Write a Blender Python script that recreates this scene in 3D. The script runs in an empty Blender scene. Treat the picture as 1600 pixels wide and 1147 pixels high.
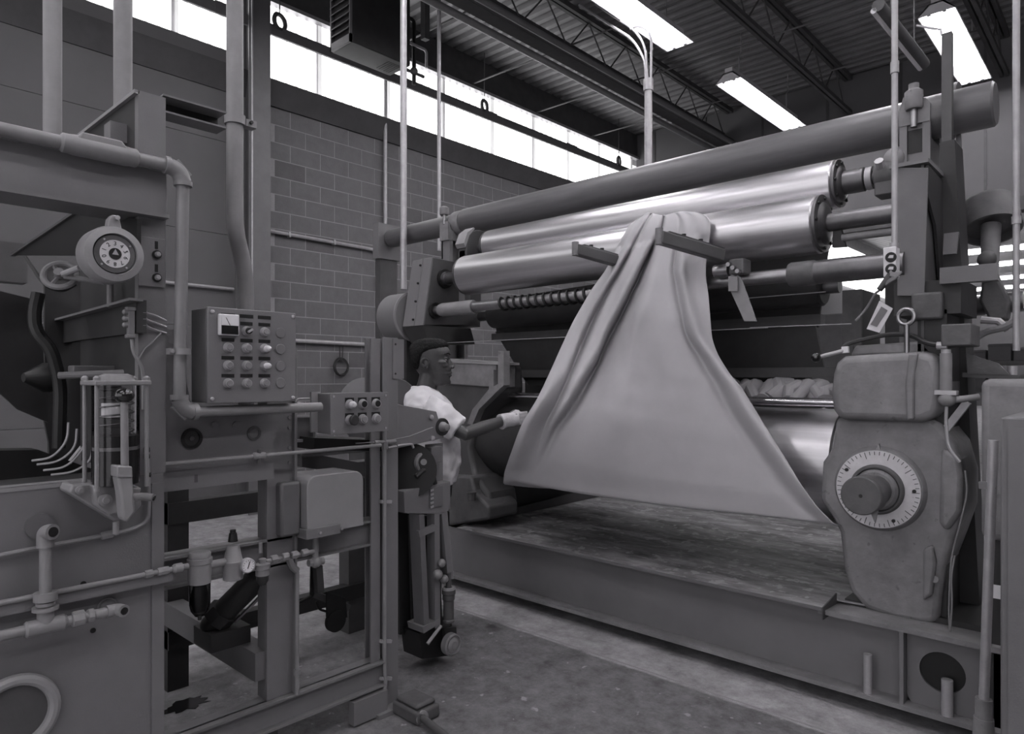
import bpy, bmesh, math, random
from mathutils import Vector, Matrix

random.seed(7)
SC = bpy.context.scene
COL = SC.collection

# ------------------------------------------------------------------ camera
# level camera 1.5 m above the floor, looking obliquely between the roll axis (X) and the window wall (Y)
F_PX, CX, CY, CAM_H = 1072.0, 800.0, 590.0, 1.5
FW = Vector((-0.6784, 0.7347, 0.0)).normalized()
RT = Vector((FW.y, -FW.x, 0.0))
cam_d = bpy.data.cameras.new('camera')
cam_d.sensor_width = 36.0
cam_d.lens = F_PX / 1600.0 * 36.0
cam_d.shift_y = (CY - 573.5) / 1600.0
cam_d.clip_start = 0.05
cam_d.clip_end = 200
cam = bpy.data.objects.new('camera', cam_d)
COL.objects.link(cam)
cam.location = (0, 0, CAM_H)
cam.rotation_euler = FW.to_track_quat('-Z', 'Y').to_euler()
SC.camera = cam

# ------------------------------------------------------------------ world, exposure
W = bpy.data.worlds.new('world'); SC.world = W; W.use_nodes = True
bgn = W.node_tree.nodes['Background']
bgn.inputs['Color'].default_value = (1.0, 0.98, 1.02, 1)
bgn.inputs['Strength'].default_value = 1.05
VS = SC.view_settings
VS.view_transform = 'Standard'; VS.look = 'None'; VS.gamma = 1.0; VS.use_curve_mapping = False
VS.exposure = 0.46
WINDOW_GLOW = 2.6      # daylight through the translucent clerestory sheets
TUBE_GLOW = 32.0       # fluorescent tubes

# ------------------------------------------------------------------ measuring helpers (a sight line met with a real plane)
def ray(px, py):
    return FW + RT * ((px - CX) / F_PX) + Vector((0, 0, (CY - py) / F_PX))
def ax(px, py, X):
    r = ray(px, py); k = X / r.x
    return Vector((X, r.y * k, CAM_H + r.z * k))
def ay(px, py, Y):
    r = ray(px, py); k = Y / r.y
    return Vector((r.x * k, Y, CAM_H + r.z * k))
def az(px, py, Z):
    r = ray(px, py); k = (Z - CAM_H) / r.z
    return Vector((r.x * k, r.y * k, Z))
def ad(px, py, d):
    r = ray(px, py)
    return Vector((r.x * d, r.y * d, CAM_H + r.z * d))

# ------------------------------------------------------------------ materials
def grey(v):
    return (v * 1.0, v * 0.982, v * 1.012, 1)
MATS = {}
def mat(name, v, rough=0.55, metal=0.0, amp=0.18, scale=6.0, bump=0.0, bscale=60.0, stretch=None, spec=0.4, coat=0.0, spots=0.0, spot_v=0.04):
    m = bpy.data.materials.new(name); m.use_nodes = True
    nt = m.node_tree; N = nt.nodes; L = nt.links
    b = N['Principled BSDF']
    b.inputs['Roughness'].default_value = rough
    b.inputs['Metallic'].default_value = metal
    b.inputs['Specular IOR Level'].default_value = spec
    if coat: b.inputs['Coat Weight'].default_value = coat
    geo = N.new('ShaderNodeNewGeometry')
    mp = N.new('ShaderNodeMapping')
    L.new(geo.outputs['Position'], mp.inputs['Vector'])
    if stretch: mp.inputs['Scale'].default_value = stretch
    nz = N.new('ShaderNodeTexNoise'); nz.inputs['Scale'].default_value = scale
    nz.inputs['Detail'].default_value = 6; nz.inputs['Roughness'].default_value = 0.65
    L.new(mp.outputs[0], nz.inputs['Vector'])
    cr = N.new('ShaderNodeValToRGB')
    cr.color_ramp.elements[0].position = 0.28; cr.color_ramp.elements[0].color = grey(v * (1 - amp))
    cr.color_ramp.elements[1].position = 0.72; cr.color_ramp.elements[1].color = grey(v * (1 + amp))
    L.new(nz.outputs[0], cr.inputs[0])
    out = cr.outputs[0]
    if spots:
        n2 = N.new('ShaderNodeTexNoise'); n2.inputs['Scale'].default_value = scale * 3.1; n2.inputs['Detail'].default_value = 4
        L.new(geo.outputs['Position'], n2.inputs['Vector'])
        c2 = N.new('ShaderNodeValToRGB')
        c2.color_ramp.elements[0].position = 1 - spots - 0.03; c2.color_ramp.elements[0].color = (0, 0, 0, 1)
        c2.color_ramp.elements[1].position = 1 - spots + 0.03; c2.color_ramp.elements[1].color = (1, 1, 1, 1)
        L.new(n2.outputs[0], c2.inputs[0])
        mx = N.new('ShaderNodeMix'); mx.data_type = 'RGBA'
        L.new(c2.outputs[0], mx.inputs['Factor']); L.new(out, mx.inputs['A']); mx.inputs['B'].default_value = grey(spot_v)
        out = mx.outputs['Result']
    L.new(out, b.inputs['Base Color'])
    if bump:
        n3 = N.new('ShaderNodeTexNoise'); n3.inputs['Scale'].default_value = bscale; n3.inputs['Detail'].default_value = 3
        L.new(mp.outputs[0], n3.inputs['Vector'])
        bp = N.new('ShaderNodeBump'); bp.inputs['Strength'].default_value = bump; bp.inputs['Distance'].default_value = 0.01
        L.new(n3.outputs[0], bp.inputs['Height']); L.new(bp.outputs[0], b.inputs['Normal'])
    MATS[name] = m
    return m
def emit(name, v, strength):
    m = bpy.data.materials.new(name); m.use_nodes = True
    b = m.node_tree.nodes['Principled BSDF']
    b.inputs['Base Color'].default_value = grey(0.6)
    b.inputs['Emission Color'].default_value = grey(v)
    b.inputs['Emission Strength'].default_value = strength
    MATS[name] = m
    return m

mat('paint', 0.155, 0.5, amp=0.10, scale=3.5, bump=0.05, bscale=180, spots=0.22, spot_v=0.12)
mat('paint_light', 0.24, 0.45, amp=0.08, scale=5, bump=0.04, bscale=180)
mat('paint_mid', 0.125, 0.5, amp=0.14, scale=4, bump=0.05, bscale=160)
mat('paint_dark', 0.07, 0.5, amp=0.2, scale=5, bump=0.05, bscale=120)
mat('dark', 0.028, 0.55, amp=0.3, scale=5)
mat('black', 0.010, 0.5, amp=0.2)
mat('gloss_black', 0.008, 0.12, amp=0.1, coat=0.6)
mat('cast', 0.185, 0.55, amp=0.26, scale=8, bump=0.25, bscale=24, spots=0.30, spot_v=0.13)
mat('cast_dark', 0.085, 0.55, amp=0.3, scale=6, bump=0.25, bscale=30)
mat('chrome', 0.62, 0.33, 1.0, amp=0.14, scale=4, stretch=(0.12, 9, 9), bump=0.0)
mat('chrome_bright', 0.75, 0.2, 1.0, amp=0.05, scale=3, stretch=(0.1, 4, 4))
mat('steel', 0.34, 0.38, 1.0, amp=0.2, scale=6)
mat('steel_dark', 0.14, 0.42, 0.85, amp=0.25, scale=6)
mat('galv', 0.36, 0.45, 0.35, amp=0.15, scale=14)
mat('pipe_grey', 0.21, 0.42, 0.0, amp=0.12, scale=8, bump=0.03)
mat('roll_grey', 0.115, 0.40, 0.1, amp=0.16, scale=4, stretch=(0.8, 7, 7))
mat('cloth', 0.41, 0.95, amp=0.035, scale=9, bump=0.10, bscale=420, spec=0.1)
mat('block', 0.145, 0.9, amp=0.10, scale=9, bump=0.25, bscale=90, spec=0.15)
mat('block_dark', 0.115, 0.9, amp=0.1, scale=9, bump=0.25, bscale=90, spec=0.15)
mat('mortar', 0.27, 0.95, amp=0.1, scale=20, spec=0.1)
mat('wall_paint', 0.115, 0.85, amp=0.06, scale=2, bump=0.06, bscale=60, spec=0.2)
mat('wall_panel', 0.13, 0.8, amp=0.07, scale=1.5, spec=0.2)
mat('lintel', 0.07, 0.85, amp=0.15, scale=4, spec=0.15)
mat('deck', 0.22, 0.5, 0.25, amp=0.14, scale=3)
mat('joist', 0.075, 0.6, amp=0.2, scale=6)
mat('enamel', 0.62, 0.35, amp=0.03)
mat('white', 0.72, 0.5, amp=0.04)
mat('shirt', 0.66, 0.9, amp=0.04, scale=14, bump=0.1, bscale=140, spec=0.1)
mat('glove', 0.46, 0.9, amp=0.1, scale=30, bump=0.15, bscale=160, spec=0.1)
mat('trouser', 0.05, 0.9, amp=0.1, scale=20, bump=0.15, bscale=200, spec=0.1)
mat('skin', 0.06, 0.38, amp=0.08, scale=25, bump=0.04, bscale=150, spec=0.5)
mat('hair', 0.009, 0.75, amp=0.3, scale=60, bump=0.8, bscale=220, spec=0.25)
mat('dial', 0.52, 0.5, amp=0.12, scale=18, spots=0.25, spot_v=0.3)
mat('hose', 0.03, 0.5, amp=0.2)
mat('cable', 0.18, 0.5, amp=0.1)
mat('oil', 0.012, 0.15, amp=0.1, coat=0.5)
mat('tag', 0.55, 0.8, amp=0.08, scale=20)
mat('tray', 0.20, 0.5, 0.1, amp=0.8, scale=5.5, stretch=(0.8, 2.0, 1), bump=0.2, bscale=30, spots=0.40, spot_v=0.34)
emit('tube_glow', 1.0, TUBE_GLOW)
emit('far_glow', 1.0, 9.0)

def glass(name, tint, rough=0.05, alpha=0.25):
    m = bpy.data.materials.new(name); m.use_nodes = True
    nt = m.node_tree; N = nt.nodes; L = nt.links
    N.remove(N['Principled BSDF'])
    tr = N.new('ShaderNodeBsdfTransparent'); tr.inputs[0].default_value = (tint, tint, tint, 1)
    gl = N.new('ShaderNodeBsdfGlossy'); gl.inputs['Roughness'].default_value = rough; gl.inputs['Color'].default_value = grey(0.8)
    fr = N.new('ShaderNodeFresnel'); fr.inputs[0].default_value = 1.18
    ad_ = N.new('ShaderNodeMath'); ad_.operation = 'ADD'; ad_.inputs[1].default_value = alpha * 0.1
    L.new(fr.outputs[0], ad_.inputs[0])
    mx = N.new('ShaderNodeMixShader')
    L.new(ad_.outputs[0], mx.inputs[0]); L.new(tr.outputs[0], mx.inputs[1]); L.new(gl.outputs[0], mx.inputs[2])
    L.new(mx.outputs[0], N['Material Output'].inputs[0])
    MATS[name] = m
glass('glass', 0.86)
glass('glass_dark', 0.30)

def sheet_material():
    # translucent corrugated clerestory sheet lit by the sky behind it
    m = bpy.data.materials.new('daylit_sheet'); m.use_nodes = True
    nt = m.node_tree; N = nt.nodes; L = nt.links
    b = N['Principled BSDF']
    geo = N.new('ShaderNodeNewGeometry')
    nz = N.new('ShaderNodeTexNoise'); nz.inputs['Scale'].default_value = 5; nz.inputs['Detail'].default_value = 6
    L.new(geo.outputs['Position'], nz.inputs['Vector'])
    cr = N.new('ShaderNodeValToRGB')
    cr.color_ramp.elements[0].position = 0.25; cr.color_ramp.elements[0].color = grey(0.86)
    cr.color_ramp.elements[1].position = 0.5; cr.color_ramp.elements[1].color = (1, 1, 1, 1)
    L.new(nz.outputs[0], cr.inputs[0])
    wv = N.new('ShaderNodeTexWave'); wv.bands_direction = 'Y'; wv.inputs['Scale'].default_value = 2.4; wv.inputs['Distortion'].default_value = 0.4
    L.new(geo.outputs['Position'], wv.inputs['Vector'])
    c2 = N.new('ShaderNodeValToRGB')
    c2.color_ramp.elements[0].position = 0.05; c2.color_ramp.elements[0].color = grey(0.27)
    c2.color_ramp.elements[1].position = 0.35; c2.color_ramp.elements[1].color = (1, 1, 1, 1)
    L.new(wv.outputs['Fac'], c2.inputs[0])
    ml = N.new('ShaderNodeMix'); ml.data_type = 'RGBA'; ml.blend_type = 'MULTIPLY'; ml.inputs['Factor'].default_value = 1.0
    L.new(cr.outputs[0], ml.inputs['A']); L.new(c2.outputs[0], ml.inputs['B'])
    L.new(ml.outputs['Result'], b.inputs['Emission Color'])
    b.inputs['Emission Strength'].default_value = WINDOW_GLOW
    b.inputs['Base Color'].default_value = grey(0.7)
    MATS['daylit_sheet'] = m
    m2 = m.copy(); m2.name = 'daylit_overlap'
    m2.node_tree.nodes['Principled BSDF'].inputs['Emission Strength'].default_value = 0.5
    MATS['daylit_overlap'] = m2
sheet_material()

def floor_material():
    m = bpy.data.materials.new('concrete_floor'); m.use_nodes = True
    nt = m.node_tree; N = nt.nodes; L = nt.links
    b = N['Principled BSDF']; b.inputs['Roughness'].default_value = 0.75; b.inputs['Specular IOR Level'].default_value = 0.3
    geo = N.new('ShaderNodeNewGeometry')
    def noise(s, d=6, r=0.65):
        n = N.new('ShaderNodeTexNoise'); n.inputs['Scale'].default_value = s; n.inputs['Detail'].default_value = d; n.inputs['Roughness'].default_value = r
        L.new(geo.outputs['Position'], n.inputs['Vector']); return n.outputs[0]
    def ramp(src, p0, c0, p1, c1):
        r = N.new('ShaderNodeValToRGB'); r.color_ramp.elements[0].position = p0; r.color_ramp.elements[0].color = c0
        r.color_ramp.elements[1].position = p1; r.color_ramp.elements[1].color = c1
        L.new(src, r.inputs[0]); return r.outputs[0]
    def mix(f, a, c):
        x = N.new('ShaderNodeMix'); x.data_type = 'RGBA'
        L.new(f, x.inputs['Factor']); L.new(a, x.inputs['A']); L.new(c, x.inputs['B']); return x.outputs['Result']
    light = ramp(noise(6.0, 12, 0.78), 0.36, grey(0.19), 0.64, grey(0.40))
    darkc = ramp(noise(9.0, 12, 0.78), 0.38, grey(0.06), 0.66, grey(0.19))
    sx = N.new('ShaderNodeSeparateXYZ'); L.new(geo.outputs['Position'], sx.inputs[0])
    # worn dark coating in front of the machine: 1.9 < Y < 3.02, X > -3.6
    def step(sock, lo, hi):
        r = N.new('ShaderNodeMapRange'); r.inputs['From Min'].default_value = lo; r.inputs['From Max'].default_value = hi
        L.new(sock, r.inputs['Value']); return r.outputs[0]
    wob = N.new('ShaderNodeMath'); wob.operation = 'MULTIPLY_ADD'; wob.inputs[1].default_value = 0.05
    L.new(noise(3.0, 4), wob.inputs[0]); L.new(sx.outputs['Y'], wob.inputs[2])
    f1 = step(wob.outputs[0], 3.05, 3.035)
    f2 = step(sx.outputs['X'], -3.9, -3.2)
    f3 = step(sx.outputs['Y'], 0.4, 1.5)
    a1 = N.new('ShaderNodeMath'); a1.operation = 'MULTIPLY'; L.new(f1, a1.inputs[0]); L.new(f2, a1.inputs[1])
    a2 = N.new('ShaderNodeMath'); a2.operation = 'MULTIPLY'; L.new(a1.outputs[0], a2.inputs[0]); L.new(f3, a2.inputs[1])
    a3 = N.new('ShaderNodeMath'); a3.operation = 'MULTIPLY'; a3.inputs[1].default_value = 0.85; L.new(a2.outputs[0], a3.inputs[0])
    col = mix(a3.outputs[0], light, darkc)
    spots = ramp(noise(19.0, 3, 0.5), 0.66, (0, 0, 0, 1), 0.72, (1, 1, 1, 1))
    pale = N.new('ShaderNodeRGB'); pale.outputs[0].default_value = grey(0.30)
    col = mix(spots, col, pale.outputs[0])
    oil = ramp(noise(2.3, 3, 0.5), 0.67, (0, 0, 0, 1), 0.72, (1, 1, 1, 1))
    blk = N.new('ShaderNodeRGB'); blk.outputs[0].default_value = grey(0.05)
    col = mix(oil, col, blk.outputs[0])
    L.new(col, b.inputs['Base Color'])
    bp = N.new('ShaderNodeBump'); bp.inputs['Strength'].default_value = 0.4; bp.inputs['Distance'].default_value = 0.01
    L.new(noise(40.0, 6), bp.inputs['Height']); L.new(bp.outputs[0], b.inputs['Normal'])
    MATS['concrete_floor'] = m
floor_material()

# ------------------------------------------------------------------ mesh builder
def frame_of(axis):
    a = Vector(axis).normalized()
    u = a.orthogonal().normalized()
    if abs(a.z) < 0.9:
        u = Vector((0, 0, 1)).cross(a).normalized()
    else:
        u = Vector((1, 0, 0))
        u = (u - a * u.dot(a)).normalized()
    return a, u, a.cross(u)

class MB:
    def __init__(s):
        s.v = []; s.f = []
    def add(s, vs, fs):
        o = len(s.v)
        s.v += [Vector(p) for p in vs]
        s.f += [tuple(i + o for i in f) for f in fs]
        return s
    def box(s, x0, x1, y0, y1, z0, z1):
        x0, x1 = sorted((x0, x1)); y0, y1 = sorted((y0, y1)); z0, z1 = sorted((z0, z1))
        return s.add([(x0, y0, z0), (x1, y0, z0), (x1, y1, z0), (x0, y1, z0), (x0, y0, z1), (x1, y0, z1), (x1, y1, z1), (x0, y1, z1)],
                     [(0, 3, 2, 1), (4, 5, 6, 7), (0, 1, 5, 4), (1, 2, 6, 5), (2, 3, 7, 6), (3, 0, 4, 7)])
    def bar(s, p0, p1, w, h, up=(0, 0, 1)):
        # rectangular bar between two points: w across, h along up
        p0 = Vector(p0); p1 = Vector(p1); a = (p1 - p0).normalized(); up = Vector(up)
        side = a.cross(up)
        if side.length < 1e-4: side = a.orthogonal()
        side.normalize(); upv = side.cross(a).normalized()
        S = side * w / 2; U = upv * h / 2
        vs = [p0 - S - U, p0 + S - U, p0 + S + U, p0 - S + U, p1 - S - U, p1 + S - U, p1 + S + U, p1 - S + U]
        return s.add(vs, [(0, 3, 2, 1), (4, 5, 6, 7), (0, 1, 5, 4), (1, 2, 6, 5), (2, 3, 7, 6), (3, 0, 4, 7)])
    def lathe(s, org, axis, prof, n=24, cap0=True, cap1=True):
        a, u, w = frame_of(axis); org = Vector(org)
        vs = []; fs = []
        for r, h in prof:
            for k in range(n):
                t = 2 * math.pi * k / n
                vs.append(org + a * h + (u * math.cos(t) + w * math.sin(t)) * max(r, 1e-5))
        for i in range(len(prof) - 1):
            for k in range(n):
                k2 = (k + 1) % n
                fs.append((i * n + k, i * n + k2, (i + 1) * n + k2, (i + 1) * n + k))
        if cap0: fs.append(tuple(reversed(range(n))))
        if cap1:
            m = (len(prof) - 1) * n
            fs.append(tuple(range(m, m + n)))
        return s.add(vs, fs)
    def cyl(s, p0, p1, r, r1=None, n=20):
        p0 = Vector(p0); p1 = Vector(p1)
        return s.lathe(p0, p1 - p0, [(r, 0), (r if r1 is None else r1, (p1 - p0).length)], n)
    def tube(s, pts, r, n=10, fillet=0.0, fs_n=5):
        P = [Vector(p) for p in pts]
        if fillet > 0 and len(P) > 2:
            Q = [P[0]]
            for i in range(1, len(P) - 1):
                a = P[i - 1] - P[i]; b = P[i + 1] - P[i]
                fl = min(fillet, a.length * 0.48, b.length * 0.48)
                A = P[i] + a.normalized() * fl; B = P[i] + b.normalized() * fl
                for k in range(fs_n + 1):
                    t = k / fs_n
                    Q.append(A * (1 - t) ** 2 + P[i] * 2 * t * (1 - t) + B * t * t)
            Q.append(P[-1]); P = Q
        vs = []; fs = []
        T = (P[1] - P[0]).normalized()
        _, u, w = frame_of(T)
        m = len(P)
        for i in range(m):
            if i == 0: d = P[1] - P[0]
            elif i == m - 1: d = P[-1] - P[-2]
            else: d = (P[i + 1] - P[i]).normalized() + (P[i] - P[i - 1]).normalized()
            if d.length < 1e-9: d = T
            d = d.normalized()
            u = (u - d * u.dot(d)).normalized(); w = d.cross(u)
            rr = r[i] if isinstance(r, (list, tuple)) else r
            for k in range(n):
                t = 2 * math.pi * k / n
                vs.append(P[i] + (u * math.cos(t) + w * math.sin(t)) * rr)
        for i in range(m - 1):
            for k in range(n):
                k2 = (k + 1) % n
                fs.append((i * n + k, i * n + k2, (i + 1) * n + k2, (i + 1) * n + k))
        fs.append(tuple(reversed(range(n)))); fs.append(tuple(range((m - 1) * n, m * n)))
        return s.add(vs, fs)
    def prism(s, poly, vec):
        vec = Vector(vec); n = len(poly)
        P = [Vector(p) for p in poly]
        nrm = Vector((0, 0, 0))
        for i in range(n):
            a, b = P[i], P[(i + 1) % n]
            nrm += a.cross(b)
        if nrm.dot(vec) > 0: P.reverse()
        vs = P + [p + vec for p in P]
        fs = [tuple(range(n)), tuple(reversed(range(n, 2 * n)))]
        for i in range(n):
            j = (i + 1) % n
            fs.append((i, i + n, j + n, j))
        return s.add(vs, fs)
    def torus(s, c, axis, R, r, n=28, m=8):
        a, u, w = frame_of(axis); c = Vector(c); vs = []; fs = []
        for i in range(n):
            t = 2 * math.pi * i / n; d = u * math.cos(t) + w * math.sin(t)
            for k in range(m):
                q = 2 * math.pi * k / m
                vs.append(c + d * (R + r * math.cos(q)) + a * r * math.sin(q))
        for i in range(n):
            for k in range(m):
                i2 = (i + 1) % n; k2 = (k + 1) % m
                fs.append((i * m + k, i2 * m + k, i2 * m + k2, i * m + k2))
        return s.add(vs, fs)
    def ball(s, c, r, sc=(1, 1, 1), n=16, m=10, axes=None):
        c = Vector(c); vs = []; fs = []
        A = axes or (Vector((1, 0, 0)), Vector((0, 1, 0)), Vector((0, 0, 1)))
        for i in range(m + 1):
            p = math.pi * i / m
            for k in range(n):
                t = 2 * math.pi * k / n
                vs.append(c + A[0] * (r * sc[0] * max(math.sin(p), 1e-4) * math.cos(t)) + A[1] * (r * sc[1] * max(math.sin(p), 1e-4) * math.sin(t)) + A[2] * (r * sc[2] * math.cos(p)))
        for i in range(m):
            for k in range(n):
                k2 = (k + 1) % n
                fs.append((i * n + k, (i + 1) * n + k, (i + 1) * n + k2, i * n + k2))
        return s.add(vs, fs)
    def annulus(s, c, axis, r0, r1, th, n=40):
        a, u, w = frame_of(axis); c = Vector(c); vs = []; fs = []
        for (r, h) in ((r0, 0), (r1, 0), (r1, th), (r0, th)):
            for k in range(n):
                t = 2 * math.pi * k / n
                vs.append(c + a * h + (u * math.cos(t) + w * math.sin(t)) * r)
        for i in range(4):
            for k in range(n):
                k2 = (k + 1) % n; i2 = (i + 1) % 4
                fs.append((i * n + k, i * n + k2, i2 * n + k2, i2 * n + k))
        return s.add(vs, fs)

def make_mesh(name, mb, off, smooth=True, angle=35):
    me = bpy.data.meshes.new(name)
    off = Vector(off)
    me.from_pydata([tuple(p - off) for p in mb.v], [], mb.f)
    me.validate(clean_customdata=False)
    bm = bmesh.new(); bm.from_mesh(me)
    bmesh.ops.recalc_face_normals(bm, faces=bm.faces)
    bm.to_mesh(me); bm.free()
    if smooth:
        me.polygons.foreach_set('use_smooth', [True] * len(me.polygons))
        me.set_sharp_from_angle(angle=math.radians(angle))
    me.update()
    return me
def link(name, me, material, parent=None, loc=(0, 0, 0), bevel=0.0, seg=2):
    o = bpy.data.objects.new(name, me); COL.objects.link(o)
    if material is not None and not me.materials:
        me.materials.append(MATS[material] if isinstance(material, str) else material)
    o.parent = parent; o.location = loc
    if bevel:
        md = o.modifiers.new('bevel', 'BEVEL'); md.width = bevel; md.segments = seg; md.limit_method = 'ANGLE'; md.angle_limit = math.radians(40)
        md.use_clamp_overlap = True
    return o
def tag(o, label=None, cat=None, group=None, kind=None):
    if label: o['label'] = label
    if cat: o['category'] = cat
    if group: o['group'] = group
    if kind: o['kind'] = kind
    return o
class Thing:
    def __init__(s, name, label, cat, loc, group=None, kind=None):
        s.loc = Vector(loc)
        s.root = bpy.data.objects.new(name, None); COL.objects.link(s.root)
        s.root.empty_display_size = 0.1
        s.root.location = s.loc
        tag(s.root, label, cat, group, kind)
    def part(s, name, mb, material, parent=None, bevel=0.0, label=None, angle=35, smooth=True, seg=2, kind=None):
        me = make_mesh(name, mb, s.loc, smooth, angle)
        o = link(name, me, material, parent or s.root, (0, 0, 0), bevel, seg)
        if label: o['label'] = label
        if kind: o['kind'] = kind
        return o
def single(name, label, cat, mb, material, group=None, bevel=0.0, angle=35, kind=None, seg=2):
    xs = [p.x for p in mb.v]; ys = [p.y for p in mb.v]; zs = [p.z for p in mb.v]
    c = Vector(((min(xs) + max(xs)) / 2, (min(ys) + max(ys)) / 2, min(zs)))
    o = link(name, make_mesh(name, mb, c, True, angle), material, None, c, bevel, seg)
    return tag(o, label, cat, group, kind)
def struct(name, mb, material, parent=None, bevel=0.0, angle=35, label=None):
    o = link(name, make_mesh(name, mb, (0, 0, 0), True, angle), material, parent, (0, 0, 0), bevel)
    if parent is None: o['kind'] = 'structure'
    if label: o['label'] = label
    return o
def bX(mb, px0, px1, pyt, pyb, X, dep, ref=None):
    # box whose +X face lies in plane X and spans the two sight columns
    ref = px0 if ref is None else ref
    y0 = ax(px0, CY, X).y; y1 = ax(px1, CY, X).y
    return mb.box(X - dep, X, y0, y1, ax(ref, pyb, X).z, ax(ref, pyt, X).z)
def bY(mb, px0, px1, pyt, pyb, Y, dep, ref=None):
    ref = px0 if ref is None else ref
    x0 = ay(px0, CY, Y).x; x1 = ay(px1, CY, Y).x
    return mb.box(x0, x1, Y, Y + dep, ay(ref, pyb, Y).z, ay(ref, pyt, Y).z)
XA, YA, ZA = Vector((1, 0, 0)), Vector((0, 1, 0)), Vector((0, 0, 1))
# ================================================================== THE HALL
WX = -7.5          # window wall plane
PY = 11.8          # header partition plane
DECK = 6.35
HALL_Y = 44.0
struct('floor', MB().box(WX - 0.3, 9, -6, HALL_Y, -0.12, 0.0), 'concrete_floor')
# floor joints: thin dark saw cuts
g = MB(); g.box(-3.6, 1.2, 3.035, 3.047, 0.0, 0.0015)
struct('trim_1', g, 'mortar')
# window wall
wl = struct('wall_left', MB().box(WX - 0.3, WX, -6, HALL_Y, 0, 4.665), 'mortar')
random.seed(11)
def block_mesh(nm, m):
    me = make_mesh(nm, MB().box(0, 0.0025, -0.197, 0.197, -0.0955, 0.0955), (0, 0, 0), False)
    me.materials.append(MATS[m]); return me
bmA = block_mesh('block', 'block'); bmB = block_mesh('block_dark', 'block_dark')
rest = MB(); n_block = 0
for row in range(23):
    z = 0.1 + row * 0.203
    for k in range(20):
        y = 3.82 + 0.198 + k * 0.406 + (0.203 if row % 2 else 0.0)
        if y > 11.55: continue
        vis = (y < 6.1 and z > 0.9) or (y >= 6.1 and y < 9.6 and z > 2.7)
        if vis and n_block < 295:
            o = bpy.data.objects.new('block', bmB if random.random() < 0.05 else bmA); COL.objects.link(o)
            o.parent = wl; o.location = (WX + random.uniform(-0.001, 0.001), y, z); n_block += 1
        else:
            rest.box(WX, WX + 0.0025, y - 0.197, y + 0.197, z - 0.0955, z + 0.0955)
o = struct('block_courses', rest, 'block', wl); o['kind'] = 'stuff'
# smooth painted panels left of the column
pm = make_mesh('wall_panel', MB().box(0, 0.015, -0.598, 0.598, -0.51, 0.51), (0, 0, 0), False); pm.materials.append(MATS['wall_paint'])
for r_ in range(5):
    for k in range(7):
        o = bpy.data.objects.new('wall_panel', pm); COL.objects.link(o); o.parent = wl
        o.location = (WX, 2.95 - 1.2 * k, 0.52 + r_ * 1.025)
# concrete sill band below the clerestory, roof-edge fascia above it
struct('trim_2', MB().prism([(WX - 0.3, -6, 4.665), (WX + 0.03, -6, 4.665), (WX + 0.09, -6, 4.90), (WX + 0.09, -6, 4.955), (WX - 0.3, -6, 4.955)], (0, HALL_Y + 6, 0)), 'lintel')
struct('trim_3', MB().box(WX - 0.3, WX + 0.02, -6, HALL_Y, 5.90, DECK), 'joist')
struct('trim_4', MB().box(WX - 0.02, WX + 0.07, -6, PY, 5.855, 5.90), 'galv')
# clerestory: one translucent corrugated sheet after another with darker overlaps
wn = Thing('window_1', None, None, (WX, 0, 4.95), kind='structure')
def sheet(y0, y1, x, zb=4.95):
    m = MB(); n = max(4, int((y1 - y0) / 0.0335)); vs = []; fs = []
    for i in range(n + 1):
        y = y0 + (y1 - y0) * i / n
        dx = 0.012 * (1 if (i // 2) % 2 else -1)
        vs += [(x + dx, y, zb), (x + dx, y, 5.90)]
    for i in range(n):
        fs.append((2 * i, 2 * i + 2, 2 * i + 3, 2 * i + 1))
    return m.add(vs, fs)
edges = [ax(p, 300, WX).y for p in (505, 612, 697, 773, 838)]
ys = [-6 + 0.0]
y = edges[0] - 0.86 * 11
while y < edges[0] - 0.1:
    ys.append(y); y += 0.86
ys += edges
while ys[-1] < PY - 0.5: ys.append(ys[-1] + 0.93)
ys[-1] = PY - 0.12
for a, b in zip(ys[:-1], ys[1:]):
    if b - a < 0.05: continue
    wn.part('pane', sheet(a, b, WX - 0.03), 'daylit_sheet', smooth=False)
    wn.part('overlap_strip', MB().box(WX - 0.016, WX - 0.012, b - 0.085, b - 0.01, 4.95, 5.90), 'daylit_overlap')
ys = [PY + 0.3 + 1.9 * k for k in range(17)]
w2 = Thing('window_2', None, None, (WX, PY, 4.95), kind='structure')
for a, b in zip(ys[:-1], ys[1:]):
    w2.part('pane', sheet(a, b - 0.06, WX + 0.12, 4.56), 'daylit_sheet', smooth=False)
# corrugated roof deck, ribs running along X
def deck(y0, y1, x0, x1, z):
    m = MB(); vs = []; fs = []; y = y0; per = 0.19
    prof = [(0, 0), (0.075, 0), (0.105, 0.05), (0.160, 0.05)]
    i = 0
    while y < y1:
        for dy, dz in prof:
            vs += [(x0, y + dy, z + dz), (x1, y + dy, z + dz)]
        y += per
    n = len(vs) // 2
    for i in range(n - 1): fs.append((2 * i, 2 * i + 1, 2 * i + 3, 2 * i + 2))
    m.add(vs, fs)
    m.box(x0, x1, y0, y1, z + 0.07, z + 0.2)
    return m
struct('ceiling', deck(-6, HALL_Y, WX - 0.3, 9, DECK), 'deck', angle=20)
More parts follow.
